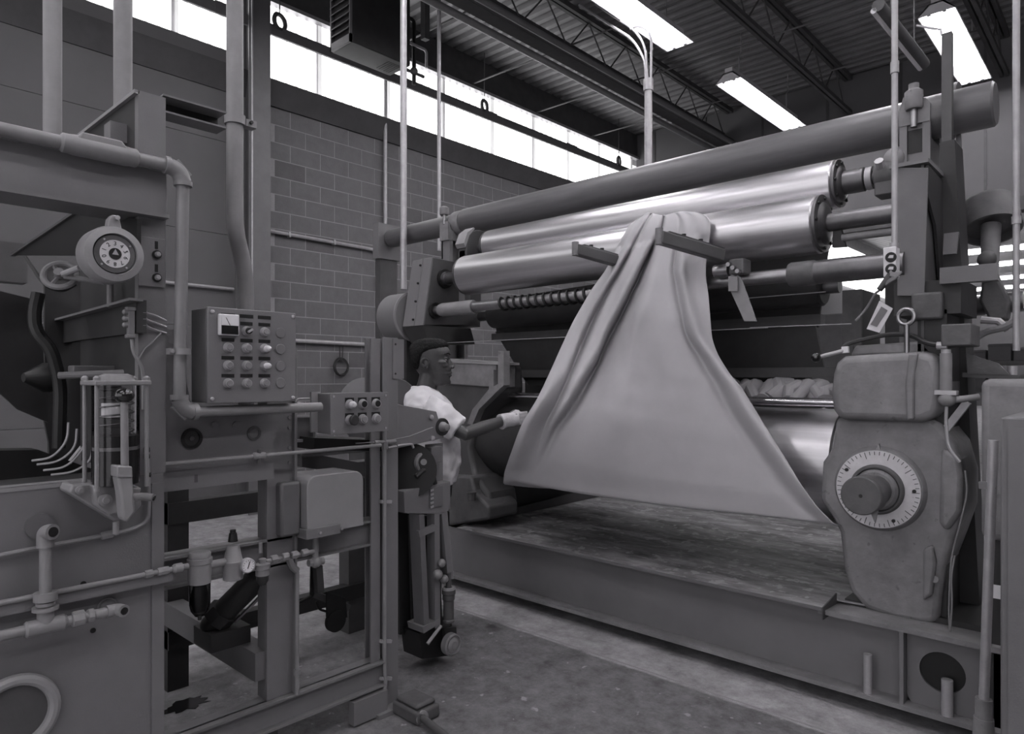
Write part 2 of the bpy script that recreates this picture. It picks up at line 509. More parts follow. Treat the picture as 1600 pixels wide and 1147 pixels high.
# header partition across the hall, with upright joints and a dark bottom channel
hp = struct('wall_partition', MB().box(WX, 9, PY, PY + 0.2, 3.95, DECK), 'wall_panel')
for k in range(15):
    x = -7.1 + k * 1.08
    struct('joint_strip', MB().box(x, x + 0.035, PY - 0.012, PY, 4.12, DECK - 0.02), 'joist', hp)
struct('bottom_channel', MB().box(WX, 9, PY - 0.03, PY + 0.22, 3.83, 4.02), 'paint_dark', hp)
struct('dimming_wall_right', MB().box(6.0, 6.2, -6, HALL_Y, 0, DECK), 'wall_panel')  # unseen wall added to dim the light from the open right side
struct('wall_back', MB().box(WX, 9, HALL_Y - 0.2, HALL_Y, 0, DECK), 'wall_panel')

# ------------------------------------------------------------------ steel column on the window wall
t = Thing('steel_column', 'dark steel column standing against the block wall under the clerestory', 'column', (-7.3, ax(400, 590, -7.25).y, 0))
yc = t.loc.y
t.part('web', MB().box(-7.48, -7.18, yc - 0.012, yc + 0.012, 0, DECK - 0.02), 'paint_dark')
t.part('flange', MB().box(-7.18, -7.16, yc - 0.125, yc + 0.125, 0, DECK - 0.02), 'paint_mid')
t.part('flange', MB().box(-7.49, -7.47, yc - 0.125, yc + 0.125, 0, DECK - 0.02), 'paint_mid')
t = None
# ------------------------------------------------------------------ bar joists under the deck
def joist(x, label):
    t = Thing('bar_joist', label, 'joist', (x, 3, 5.75), 'bar joists under the roof deck')
    t.part('bottom_chord', MB().box(x - 0.055, x - 0.012, -3, PY - 0.05, 5.72, 5.78).box(x + 0.012, x + 0.055, -3, PY - 0.05, 5.72, 5.78), 'joist')
    t.part('top_chord', MB().box(x - 0.06, x - 0.012, -3, PY - 0.05, 6.26, 6.33).box(x + 0.012, x + 0.06, -3, PY - 0.05, 6.26, 6.33), 'joist')
    up = make_mesh('web_bar', MB().cyl((0, -0.225, -0.25), (0, 0.225, 0.25), 0.011, n=6), (0, 0, 0)); up.materials.append(MATS['joist'])
    dn = make_mesh('web_bar', MB().cyl((0, -0.225, 0.25), (0, 0.225, -0.25), 0.011, n=6), (0, 0, 0)); dn.materials.append(MATS['joist'])
    y = 3.2; k = 0
    while y < PY - 0.4:
        o = bpy.data.objects.new('web_bar', up if k % 2 else dn); COL.objects.link(o); o.parent = t.root
        o.location = Vector((x, y, 6.02)) - t.loc
        y += 0.45; k += 1
joist(-5.5, 'dark bar joist nearest the window wall, below the roof deck')
joist(-3.5, 'dark bar joist between the two rows of fluorescent lights')
joist(-1.45, 'dark bar joist to the right of the brightest right-hand fluorescent light')
for i, yy in enumerate((5.7, 7.2, 8.7, 10.25)):
    nm = ['first', 'second', 'third', 'fourth'][i]
    single('bridging_rod', f'thin bridging rod crossing under the roof deck, {nm} counted from the near side', 'rod',
           MB().cyl((WX + 0.03, yy, 5.93), (-1.4, yy, 5.84), 0.012, n=8), 'paint_mid', 'bridging rods between the joists')
# sprinkler mains under the joists
single('sprinkler_main', 'pale pipe running below the roof alongside the first joist', 'pipe',
       MB().cyl((-5.80, -2, 5.66), (-5.80, PY - 0.05, 5.66), 0.045, n=14), 'pipe_grey')
single('girder', 'dark steel channel running lengthwise beside the pale roof pipe', 'beam',
       MB().box(-5.72, -5.60, -2, PY - 0.05, 5.74, 5.93).box(-5.76, -5.56, -2, PY - 0.05, 5.72, 5.745), 'joist')
single('heating_main', 'grey pipe above the dark roof channel', 'pipe',
       MB().cyl((-5.40, -2, 5.68), (-5.40, PY - 0.05, 5.68), 0.038, n=14), 'paint')
# ------------------------------------------------------------------ bar with rings hanging across the clerestory
p0 = ax(300, 590, -7.25).y
zb = ax(700, 156, -7.25).z
t = Thing('hanging_rail', 'flat grey rail hanging across the bright clerestory strip', 'rail', (-7.25, 4, zb))
t.part('rail', MB().box(-7.265, -7.235, -5, PY - 0.2, zb - 0.06, zb + 0.06), 'paint_mid')
for px in (437, 757, 967):
    y = ax(px, 590, -7.25).y
    rg = t.part('ring', MB().torus((-7.25, y, zb + 0.12), (1, 0.3, 0), 0.085, 0.026, 20, 6), 'paint_dark')
    t.part('hanger_wire', MB().cyl((-7.25, y, zb + 0.19), (-7.25, y, DECK), 0.007, n=6), 'paint_dark', rg)
for k in range(6):
    t.part('splice_plate', MB().box(-7.232, -7.225, 1.2 + k * 2.0, 1.5 + k * 2.0, zb - 0.068, zb + 0.068), 'paint_mid')

# ------------------------------------------------------------------ fluorescent fixtures
def fixture(x, y0, y1, z, label, lit=True, name='fluorescent_light', group='fluorescent lights hanging over the machine'):
    t = Thing(name, label, 'light', (x, y0, z), group)
    w = 0.19
    prof = [(-w, -0.02), (-0.07, 0.10), (0.07, 0.10), (w, -0.02), (w - 0.012, -0.02), (0.062, 0.085), (-0.062, 0.085), (-w + 0.012, -0.02)]
    t.part('reflector', MB().prism([(x + a, y0, z + b) for a, b in prof], (0, y1 - y0, 0)), 'enamel')
    t.part('ballast_channel', MB().box(x - 0.055, x + 0.055, y0 + 0.02, y1 - 0.02, z + 0.10, z + 0.17), 'enamel')
    for yy in (y0, y1 - 0.012):
        t.part('end_plate', MB().prism([(x + a, yy, z + b) for a, b in prof[:4]], (0, 0.012, 0)), 'enamel')
    for s in (-1, 1):
        tb = t.part('tube', MB().cyl((x + s * 0.075, y0 + 0.05, z + 0.005), (x + s * 0.075, y1 - 0.05, z + 0.005), 0.02, n=10), 'tube_glow' if lit else 'white')
        for yy in (y0 + 0.014, y1 - 0.05):
            t.part('tube_socket', MB().box(x + s * 0.075 - 0.018, x + s * 0.075 + 0.018, yy, yy + 0.036, z - 0.02, z + 0.07), 'enamel', tb)
    for yy in (y0 + 0.35, y1 - 0.35):
        t.part('hanger', MB().tube([(x, yy, z + 0.16), (x, yy, z + 0.45), (x, yy + 0.06, z + 0.50), (x, yy + 0.06, DECK + 0.05)], 0.010, 6, 0.04), 'galv')
    return t
fixture(-4.22, 5.2, 7.64, 5.6, 'lit fluorescent light at the top, left of the joist, nearer of its row')
fixture(-4.22, 8.95, 11.39, 5.6, 'lit fluorescent light above the middle of the long grey roll, farther of its row')
fixture(-1.72, 8.85, 11.3, 5.6, 'brightest lit fluorescent light at the top right behind the upright plate')
# unseen fixtures added for light, carrying the rows on behind the camera
for (x, y, nm) in ((-4.22, 1.5, 'left row beside the camera'), (-4.22, -2.3, 'left row behind the camera'), (-1.72, 5.1, 'right row overhead'),
                   (-1.72, 1.35, 'right row above the camera'), (-1.72, -2.4, 'right row behind the camera'), (0.8, 5.1, 'third row overhead'),
                   (0.8, 1.35, 'third row above the camera'), (0.8, -2.4, 'third row behind the camera'), (3.3, 1.35, 'fourth row'), (3.3, -2.4, 'fourth row behind the camera'),
                   (3.3, 5.1, 'fourth row far')):
    fixture(x, y, y + 2.44, 5.6, 'unseen fluorescent light added for fill, ' + nm)
# slim dark fitting between the rows
p0 = az(1372, 8, 4.2); p1 = az(1444, 100, 4.2)
t = Thing('strip_light', 'slim switched-off strip light hanging near the top right pole', 'light', p0)
dv = (p1 - p0).normalized(); sd = dv.cross(ZA).normalized()
t.part('housing', MB().tube([p0, p1], 0.045, 12), 'paint_dark')
t.part('lens', MB().tube([p0 - ZA * 0.03 - sd * 0.03, p1 - ZA * 0.03 - sd * 0.03], 0.022, 8), 'white')
for k in (0.25, 0.75):
    q = p0.lerp(p1, k)
    t.part('hanger', MB().cyl(q, (q.x, q.y, 5.725), 0.005, n=6), 'joist')
# far bay: rows of lights across the hall
for i, yy in enumerate((26.7, 30.2, 34.5, 38.2, 41.8)):
    nm = ['nearest', 'second', 'third', 'fourth', 'farthest'][i]
    t = Thing('far_light', f'row of lit tubes across the far bay seen under the partition, {nm} row', 'light', (-3, yy, 5.55), 'light rows in the far bay')
    t.part('reflector', MB().box(-6.5, 4, yy - 0.25, yy + 0.25, 5.66, 5.70), 'enamel')
    for s in (-0.2, 0.2):
        t.part('tube', MB().cyl((-6.5, yy + s, 5.6), (4, yy + s, 5.6), 0.05, n=8), 'far_glow')
# ================================================================== THE BIG ROLL MACHINE (rolls lie along X)
YB = 3.30
BX0, BX1 = -4.2, -0.42
# ---- base: long I-beam front, cross ends, sheet-metal tray on top
t = Thing('bedplate', 'long grey steel base beam on the floor under the roll machine', 'bedplate', (-2.3, YB, 0))
zt = 0.425
t.part('web', MB().box(BX0, BX1, YB + 0.085, YB + 0.105, 0.085, zt - 0.02), 'paint')
t.part('bottom_flange', MB().box(BX0, BX1, YB, YB + 0.19, 0.072, 0.092), 'cast')
t.part('top_flange', MB().box(-1.12, BX1, YB + 0.01, YB + 0.19, zt - 0.022, zt + 0.0), 'cast')
t.part('gap_shade_pad', MB().box(BX0 + 0.05, BX1 - 0.02, YB + 0.17, YB + 0.9, 0, 0.072), 'black')  # set-back pad, black to stand in for shade in the gap under the beam
x0 = ay(1410, 1000, YB + 0.03).x
t.part('stiffener', MB().box(x0 - 0.008, x0 + 0.008, YB + 0.012, YB + 0.085, 0.085, zt - 0.022), 'paint')
# end plate with a round hand hole, in front of the web at the near end
hx = ay(1473, 1050, YB + 0.075)
def holed(x0, x1, z0, z1, c, r, y, th):
    m = MB(); n = 32; vs = []; fs = []
    cor = []
    for k in range(n):
        a = 2 * math.pi * k / n; dx, dz = math.cos(a), math.sin(a)
        s_ = min(((x1 - c.x) / dx if dx > 0 else (x0 - c.x) / dx) if abs(dx) > 1e-6 else 9e9, ((z1 - c.z) / dz if dz > 0 else (z0 - c.z) / dz) if abs(dz) > 1e-6 else 9e9)
        cor.append((c.x + dx * s_, c.z + dz * s_, c.x + dx * r, c.z + dz * r))
    for yy in (y, y + th):
        for (ox, oz, ix, iz) in cor: vs += [(ox, yy, oz), (ix, yy, iz)]
    for k in range(n):
        k2 = (k + 1) % n
        a, b, c_, d = 2 * k, 2 * k + 1, 2 * k2 + 1, 2 * k2
        fs += [(a, b, c_, d), (a + 2 * n, d + 2 * n, c_ + 2 * n, b + 2 * n), (b, b + 2 * n, c_ + 2 * n, c_), (a, d, d + 2 * n, a + 2 * n)]
    return m.add(vs, fs)
t.part('end_plate', holed(x0 + 0.01, BX1, 0.085, zt - 0.022, hx, 0.085, YB + 0.065, 0.014), 'paint')
t.part('end_recess', MB().box(x0 + 0.01, BX1, YB + 0.0795, YB + 0.084, 0.085, zt - 0.03), 'black')
t.part('cross_beam', MB().box(BX1 - 0.03, BX1, YB + 0.05, YB + 1.3, 0.06, zt), 'paint_dark')
t.part('cross_beam', MB().box(-4.2, -4.1, YB + 0.1, YB + 1.3, 0.06, zt), 'paint_dark')
t.part('rear_beam', MB().box(BX0, BX1, YB + 1.2, YB + 1.3, 0.06, zt), 'paint_dark')
# floor-level anchor studs
for px, py0, py1 in ((1356, 1022, 1084), (1480, 1062, 1130), (962 + 320, 1150, 1150)):
    if py0 == py1: continue
    q = ay(px, py0, YB + 0.03); 
    m = MB().cyl((q.x, YB + 0.03, 0.07), (q.x, YB + 0.03, q.z), 0.018 if px < 1400 else 0.022, n=12)
    t.part('anchor_stud', m, 'galv')
# ---- tray
ty0, ty1 = YB - 0.015, 5.35
tx0, tx1 = -3.56, ay(1286, 950, YB).x
t = Thing('drip_tray', 'scuffed sheet-metal tray lying on the base under the hanging fabric', 'tray', (-2.3, YB, zt))
cut = 0.16
poly = [(tx0, ty0, zt + 0.012), (tx1, ty0, zt + 0.012), (tx1 + 0.01, ty0 + cut, zt + 0.012), (tx1 + 0.16, ty0 + cut + 0.02, zt + 0.012), (tx1 + 0.16, ty1, zt + 0.012), (tx0, ty1, zt + 0.012)]
t.part('sheet', MB().prism(poly, (0, 0, 0.006)), 'tray')
t.part('front_lip', MB().box(tx0, tx1, ty0 - 0.004, ty0, zt + 0.002, zt + 0.018), 'paint_mid')
t.part('end_lip', MB().prism([(tx1, ty0, zt - 0.04), (tx1, ty0, zt + 0.018), (tx1 + 0.01, ty0 + cut, zt + 0.05), (tx1 + 0.01, ty0 + cut, zt - 0.03)], (0.005, 0, 0)), 'paint_dark')
t.part('left_lip', MB().prism([(tx0, ty0, zt + 0.018), (tx0, ty1, zt + 0.018), (tx0, ty1, zt + 0.12), (tx0, ty0 + 0.25, zt + 0.06)], (-0.006, 0, 0)), 'paint_dark')
t.part('rear_lip', MB().box(tx0, tx1 + 0.16, ty1, ty1 + 0.006, zt - 0.05, zt + 0.35), 'paint_dark')
t.part('support_angle', MB().box(tx0, tx1, ty0 + 0.02, ty0 + 0.06, zt - 0.0, zt + 0.012), 'paint_dark')

# ---- lower chrome roll and the polished rod above it
def roll(name, label, Y, Z, r, x0, x1, material, jr, jx0, jx1, jmat='steel_dark', flange=True, n=56):
    t = Thing(name, label, 'roll', ((x0 + x1) / 2, Y, Z - r))
    c = 0.012
    t.part('shell', MB().lathe((x0, Y, Z), XA, [(r - c, 0), (r, c), (r, x1 - x0 - c), (r - c, x1 - x0)], n), material)
    if flange:
        for (xx, d) in ((x1, 1), (x0, -1)):
            f = t.part('end_flange', MB().lathe((xx, Y, Z), XA * d, [(r * 0.97, -0.002), (r * 0.97, 0.012), (r * 0.72, 0.016), (r * 0.62, 0.03), (jr * 1.5, 0.035)], n), 'steel_dark')
            for k in range(8):
                a = 2 * math.pi * k / 8
                p = Vector((xx, Y + math.cos(a) * r * 0.84, Z + math.sin(a) * r * 0.84))
                t.part('bolt', MB().cyl(p, p + XA * d * 0.022, 0.009, n=6), 'black', f)
    t.part('journal', MB().cyl((x1, Y, Z), (jx1, Y, Z), jr, n=24), jmat)
    t.part('journal', MB().cyl((jx0, Y, Z), (x0, Y, Z), jr, n=24), jmat)
    return t
roll('lower_roll', 'large polished lower roll behind the wide end of the hanging fabric', 3.80, 1.05, 0.285, -3.5, -1.13, 'chrome', 0.1, -3.75, -0.95)
roll('upper_front_roll', 'thick polished roll that carries the gathered fabric', 3.60, 2.275, 0.148, -3.79, -1.2, 'chrome', 0.045, -4.06, -0.80)
t = roll('upper_rear_roll', 'polished roll just above and behind the roll carrying the fabric', 3.86, 2.53, 0.128, -3.79, -1.2, 'chrome', 0.038, -4.02, -0.90)
t.part('collar', MB().lathe((-1.17, 3.86, 2.53), XA, [(0.062, 0), (0.062, 0.10), (0.055, 0.105)], 28), 'steel_dark')
t.part('collar_ring', MB().lathe((-1.06, 3.86, 2.53), XA, [(0.058, 0), (0.058, 0.03)], 28), 'galv')
m = MB()
single('guard_rod', 'slim bright polished rod just above the lower roll', 'rod', MB().cyl((-3.45, 3.6, 1.375), (-1.1, 3.6, 1.375), 0.021, n=20), 'chrome_bright')
# second mill roll further back
roll('rear_roll', 'dark rear roll low behind the lower polished roll', 4.45, 1.05, 0.285, -3.5, -1.13, 'steel_dark', 0.1, -3.75, -0.95)

# ---- long grey roll at the very top
YL, ZL = 4.1, 2.85
t = Thing('top_roll', 'longest smooth grey roll running along the top of the machine', 'roll', (-2.5, YL, ZL - 0.11))
t.part('shell', MB().lathe((-4.33, YL, ZL), XA, [(0.10, 0), (0.11, 0.01), (0.11, 3.78), (0.10, 3.79)], 48), 'roll_grey')
t.part('thin_extension', MB().lathe((-5.36, YL, ZL), XA, [(0.02, -0.06), (0.06, -0.05), (0.082, -0.02), (0.088, 0.02), (0.088, 0.93)], 40), 'roll_grey')
t.part('collar', MB().lathe((-4.45, YL, ZL), XA, [(0.10, 0), (0.105, 0.02), (0.105, 0.09), (0.1, 0.11)], 40), 'cast')
# stand at the far end
t = Thing('roll_stand', 'grey clamp stand under the far end of the top grey roll', 'stand', (-4.42, YL, 1.2))
xs_ = -4.47
t.part('post', MB().box(xs_ - 0.05, xs_ + 0.05, YL - 0.11, YL - 0.07, 1.2, ZL - 0.12).box(xs_ - 0.05, xs_ + 0.05, YL + 0.07, YL + 0.11, 1.2, ZL - 0.12).box(xs_ - 0.05, xs_ - 0.035, YL - 0.11, YL + 0.11, 1.2, ZL - 0.12), 'paint')
t.part('saddle', MB().prism([(xs_ - 0.055, YL - 0.13, ZL - 0.16), (xs_ - 0.055, YL + 0.13, ZL - 0.16), (xs_ - 0.055, YL + 0.13, ZL), (xs_ - 0.055, YL + 0.09, ZL - 0.07), (xs_ - 0.055, YL, ZL - 0.1), (xs_ - 0.055, YL - 0.09, ZL - 0.07), (xs_ - 0.055, YL - 0.13, ZL)], (0.11, 0, 0)), 'cast')
sc = t.part('clamp_screw', MB().cyl((xs_, YL - 0.125, ZL - 0.02), (xs_, YL - 0.125, ZL + 0.08), 0.014, n=10), 'steel')
t.part('screw_head', MB().lathe((xs_, YL - 0.125, ZL + 0.06), ZA, [(0.036, 0), (0.042, 0.01), (0.042, 0.06), (0.02, 0.075)], 14), 'cast', sc)
# outboard stand
t = Thing('outboard_stand', 'square plate stand holding the outer tip of the top grey roll near the wall', 'stand', (-5.42, YL, 0))
t.part('plate', MB().box(-5.50, -5.41, YL - 0.13, YL + 0.13, ZL - 0.20, ZL + 0.14), 'paint')
t.part('post', MB().box(-5.50, -5.42, YL - 0.10, YL + 0.10, 0, ZL - 0.20), 'paint_dark')
# near support column with clamp and pocket
t = Thing('roll_support', 'grey support column with screw clamp carrying the near end of the top roll', 'support column', (-0.87, YL, 0.43))
xa, xb = -0.94, -0.80
t.part('column', MB().box(xa, xb, YL - 0.10, YL - 0.085, 1.1, 2.80).box(xa, xa + 0.035, YL - 0.115, YL - 0.10, 1.1, 2.80).box(xb - 0.035, xb, YL - 0.115, YL - 0.10, 1.1, 2.80).box(xa, xb, YL - 0.085, YL + 0.2, 0.43, 2.72), 'paint')
t.part('pocket', MB().box(xa + 0.036, xb - 0.036, YL - 0.1025, YL - 0.1005, 2.655, 2.775), 'black')
t.part('head', MB().prism([(xa, YL - 0.12, 2.80), (xb, YL - 0.12, 2.80), (xb, YL - 0.12, 2.89), (xb - 0.02, YL - 0.12, 2.92), (xa + 0.02, YL - 0.12, 2.95), (xa, YL - 0.12, 2.88)], (0, 0.06, 0)), 'cast')
t.part('head_slot', MB().box(-0.885, -0.855, YL - 0.1215, YL - 0.1205, 2.81, 2.88), 'black')
cs = t.part('clamp_screw', MB().cyl((-0.87, YL - 0.13, 2.78), (-0.87, YL - 0.13, 2.98), 0.016, n=12), 'steel')
t.part('screw_head', MB().lathe((-0.87, YL - 0.13, 2.87), ZA, [(0.036, 0), (0.042, 0.01), (0.042, 0.09), (0.024, 0.105), (0.024, 0.13)], 18), 'cast', cs)
t.part('rear_head', MB().box(xa, xb, YL + 0.10, YL + 0.2, 2.72, 2.98), 'cast')

# ---- near end frame: channel plate, cross shafts, bearing brackets
t = Thing('end_frame', 'grey plate-and-column end frame of the roll machine at the right', 'machine frame', (-0.75, 3.9, 0.43))
YP = 3.48
pl = [ay(1402, 262, YP), ay(1450, 262, YP), ay(1444, 462, YP), ay(1402, 462, YP)]
t.part('front_plate', MB().prism(pl, (0, 0.014, 0)), 'paint_mid')
t.part('top_plate', MB().box(pl[0].x - 0.03, pl[1].x + 0.004, YP - 0.012, YP + 0.34, pl[0].z - 0.002, pl[0].z + 0.016), 'paint')
t.part('inner_plate', MB().box(pl[1].x - 0.03, pl[1].x - 0.018, YP + 0.014, YP + 0.5, 1.0, pl[0].z - 0.004), 'paint_dark')
t.part('side_web', MB().prism([(pl[1].x, YP + 0.015, pl[0].z - 0.01), (pl[1].x, YP + 0.5, pl[0].z - 0.03), (pl[1].x, YP + 0.5, 1.7), (pl[1].x, YP + 0.35, 1.7), (pl[1].x, YP + 0.16, 2.2), (pl[1].x, YP + 0.015, 2.3)], (-0.012, 0, 0)), 'dark')
t.part('cross_block', MB().box(ay(1395, 470, YP).x, ay(1500, 470, YP).x, YP + 0.02, YP + 0.4, 1.78, 1.93), 'dark')
t.part('slide_block', MB().box(ay(1425, 480, YP).x, ay(1474, 480, YP).x, YP - 0.02, YP + 0.16, ay(1440, 500, YP).z, ay(1440, 458, YP).z), 'cast_dark', bevel=0.01)
t.part('lower_column', MB().box(ay(1432, 500, YP).x, ay(1478, 500, YP).x, YP + 0.02, YP + 0.5, 0.43, 1.8), 'dark')
t.part('rear_column', MB().prism([(-0.72, YP + 0.3, 0.43), (-0.56, YP + 0.3, 0.43), (-0.66, YP + 0.3, 2.62), (-0.72, YP + 0.3, 2.62)], (0, 0.2, 0)), 'dark')
t.part('lug_plate', MB().prism([ay(1475, 365, YP + 0.2), ay(1498, 362, YP + 0.2), ay(1494, 396, YP + 0.2), ay(1473, 398, YP + 0.2)], (0, 0.02, 0)), 'paint')
t.part('square_cover', MB().box(ay(1470, 540, YP - .1).x, ay(1518, 540, YP - .1).x, YP - 0.1, YP + 0.1, ay(1470, 541, YP - .1).z, ay(1470, 507, YP - .1).z), 'cast_dark', bevel=0.006)
t.part('shelf_bar', MB().bar(ay(1470, 432, YP), ay(1560, 425, YP), 0.05, 0.07), 'paint_mid')
t.part('guard_plate', MB().box(ay(1316, 540, 3.95).x, ay(1346, 540, 3.95).x, 3.95, 3.97, ay(1316, 540, 3.95).z, ay(1316, 454, 3.95).z), 'cast_dark')
t.part('guard_side', MB().box(ay(1346, 540, 3.95).x - 0.012, ay(1346, 540, 3.95).x, 3.97, 4.3, ay(1316, 540, 3.95).z, ay(1316, 454, 3.95).z), 'dark')
# bearing clamp for the rear roll shaft
q = ay(1388, 280, 3.86)
b = t.part('bearing_clamp', MB().cyl((q.x - 0.055, 3.86, 2.53), (q.x + 0.055, 3.86, 2.53), 0.075, n=24).box(q.x - 0.05, q.x + 0.3, 3.80, 3.92, 2.42, 2.5), 'cast_dark', bevel=0.006)
t.part('clamp_bolt', MB().cyl((q.x - 0.02, 3.80, 2.56), (q.x - 0.02, 3.765, 2.585), 0.022, n=8), 'galv', b)
t.part('clamp_ear', MB().ball((q.x + 0.03, 3.84, 2.60), 0.05, (1, 0.8, 1.1)), 'cast', b)
# thinner stay bar under the front roll shaft, hung on a small bracket at the roll end
s0 = ay(1316, 372, 3.6)
t.part('stay_bar', MB().cyl(s0, (-0.80, 3.6, s0.z), 0.018, n=14), 'cast')
t.part('stay_bracket', MB().prism([ay(1302, 350, 3.6), ay(1312, 352, 3.6), ay(1321, 385, 3.6), ay(1300, 386, 3.6)], (0, 0.03, 0)), 'dark')
t.part('rod_end', MB().ball(ay(1542, 405, 3.9), 0.04).cyl(ay(1540, 405, 3.9), ay(1546, 440, 3.9), 0.03), 'cast_dark')
# ---- spreader roll with its spiral
t = Thing('spreader_roll', 'slim dark roll wound with a spiral below the polished rolls', 'roll', (-2.5, 3.5, 1.96))
ys_, zs_ = 3.5, 2.018
t.part('core', MB().cyl((-4.05, ys_, zs_), (-0.85, ys_, zs_), 0.036, n=24), 'steel')
t.part('wrapped_sleeve', MB().lathe((-3.98, ys_, zs_), XA, [(0.045, 0), (0.052, 0.03), (0.052, 0.36), (0.046, 0.37)], 28), 'pipe_grey')
t.part('near_sleeve', MB().lathe((-1.30, ys_, zs_), XA, [(0.05, 0), (0.058, 0.01), (0.058, 0.50)], 32), 'steel_dark')
t.part('sleeve_ring', MB().lathe((-1.32, ys_, zs_), XA, [(0.056, 0), (0.062, 0.01), (0.062, 0.12), (0.058, 0.13)], 32), 'cast_dark')
pts = []
for i in range(15 * 14 + 1):
    a = 2 * math.pi * i / 14
    pts.append((-3.35 + 1.0 * i / (15 * 14), ys_ + 0.045 * math.cos(a), zs_ + 0.045 * math.sin(a)))
t.part('spiral', MB().tube(pts, 0.007, 6), 'black')
# dark roll behind it
roll('dark_roll', 'dark rubber-covered roll behind and below the fabric roll', 3.95, 2.0, 0.105, -3.85, -1.3, 'dark', 0.04, -4.0, -1.22, flange=False)
# ---- far gear housing with pulley guard
t = Thing('gear_housing', 'slanting grey sheet-metal gear housing at the far end of the rolls', 'housing', (-4.2, 3.6, 1.9))
XH = -4.05
side = [ax(677, 402, XH), ax(727, 413, XH), Vector((XH, 4.02, 2.40)), Vector((XH, 4.0, 1.92)), ax(724, 508, XH), ax(663, 508, XH)]
t.part('body', MB().prism([p + Vector((-0.012, 0.01, 0)) for p in side], (-0.24, 0, 0)), 'paint_dark')
t.part('side_plate', MB().prism(side, (-0.012, 0, 0)), 'paint_dark', bevel=0.004)
A_, B_ = side[0], side[5]
v = Vector((-0.115, 0, 0))
t.part('front_cover', MB().prism([A_, B_, B_ + v, A_ + v], (0, -0.012, 0)), 'paint')
t.part('front_cover', MB().prism([A_ + v * 1.05, B_ + v * 1.05, B_ + v * 2.2, A_ + v * 2.1], (0, -0.008, 0)), 'paint')
sp = t.part('seam_strip', MB().bar(A_ + v * 1.03 + Vector((0, -0.012, 0)), B_ + v * 1.03 + Vector((0, -0.012, 0)), 0.03, 0.008, (0, 1, 0)), 'paint')
for k in range(4):
    p = (A_ + v * 1.03).lerp(B_ + v * 1.03, 0.1 + 0.27 * k) + Vector((0, -0.016, 0))
    t.part('bolt', MB().cyl(p, p + Vector((0, -0.012, 0)), 0.009, n=6), 'black', sp)
t.part('bottom_skirt', MB().prism([B_ + Vector((0, -0.01, 0)), B_ + v * 2.2 + Vector((0, -0.01, 0)), B_ + v * 1.6 + Vector((0, 0.02, -0.13)), B_ + Vector((0.02, 0.02, -0.13))], (0, 0.5, 0)), 'dark')
for (yy, zz, rr) in ((3.60, 2.275, 0.075), (3.5, 2.018, 0.062)):
    t.part('bearing_ring', MB().annulus((XH, yy, zz), XA, rr * 0.62, rr, 0.02, 28), 'black')
t.part('shaft_bush', MB().cyl((XH, 3.6, 2.275), (XH + 0.05, 3.6, 2.275), 0.055, n=20), 'steel')
t = Thing('pulley_guard', 'round grey pulley guard drum left of the gear housing', 'guard', (-4.45, 3.5, 1.78))
t.part('drum', MB().lathe((-4.58, 3.52, 1.99), XA, [(0.16, 0), (0.195, 0.02), (0.195, 0.26)], 40), 'paint')
t.part('rim', MB().annulus((-4.33, 3.52, 1.99), XA, 0.185, 0.203, 0.012, 40), 'paint_light')
t.part('neck', MB().box(-4.55, -4.33, 3.45, 3.6, 1.0, 1.8), 'dark')
# far bearing arm for the rear roll
t = Thing('bearing_arm', 'hooked grey bearing arm at the far end of the rear polished roll', 'bracket', (-3.98, 3.86, 2.2))
pts = [(-4.0, 3.86 + 0.15 * math.cos(a), 2.53 + 0.15 * math.sin(a)) for a in [math.pi * k / 12 for k in range(13)]]
t.part('cap', MB().prism(pts + [(-4.0, 3.71, 2.40), (-4.0, 4.01, 2.40)], (0.09, 0, 0)), 'paint_dark', bevel=0.006)
t.part('strap', MB().prism([(-4.01, 3.70, 2.52), (-4.01, 3.74, 2.62), (-4.01, 3.80, 2.68), (-4.01, 3.79, 2.69), (-4.01, 3.72, 2.64), (-4.01, 3.68, 2.55)], (0.1, 0, 0)), 'paint_light')
t.part('leg', MB().box(-4.0, -3.93, 3.71, 3.77, 2.1, 2.5), 'paint')
# ---- two guide arms that keep the fabric gathered
def guide(name, label, p_near, p_far, w, h):
    t = Thing(name, label, 'guide arm', p_far)
    d = (p_near - p_far).normalized()
    t.part('bar', MB().bar(p_far, p_near, w, h), 'paint_dark', bevel=0.006)
    t.part('top_plate', MB().bar(p_far + ZA * (h / 2 + 0.004), p_near - d * 0.05 + ZA * (h / 2 + 0.004), w * 0.8, 0.008), 'steel_dark')
    e = t.part('end_roller', MB().cyl(p_near + Vector((0, 0, -h * 0.55)), p_near + Vector((0, 0, h * 0.7)), 0.02, n=14), 'cast')
    for k in (0.35, 0.62):
        q = p_far.lerp(p_near, k) + ZA * (h / 2)
        t.part('bolt', MB().cyl(q, q + ZA * 0.022, 0.012, n=8), 'black', e)
    return t
n1 = ay(1030, 371, 3.02); guide('fabric_guide', 'dark guide arm right of the gathered fabric, reaching over the roll', n1, Vector((ay(1128, 400, 3.42).x, 3.42, ay(1128, 400, 3.42).z)), 0.05, 0.065)
n2 = ay(899, 390, 3.05); guide('fabric_guide', 'dark guide arm left of the gathered fabric', n2, Vector((ay(962, 408, 3.36).x, 3.36, ay(962, 408, 3.36).z)), 0.05, 0.06)
t = Thing('guide_carriage', 'small clamp carriage with chrome nut beside the right guide arm', 'clamp', ay(1140, 425, 3.40))
c0 = ay(1141, 420, 3.40)
t.part('block', MB().box(c0.x - 0.01, c0.x + 0.07, 3.40, 3.5, c0.z - 0.03, c0.z + 0.05), 'cast_dark', bevel=0.008)
t.part('nut', MB().cyl(c0 + Vector((-0.10, 0.03, 0.0)), c0 + Vector((-0.02, 0.03, 0.0)), 0.033, n=16), 'steel')
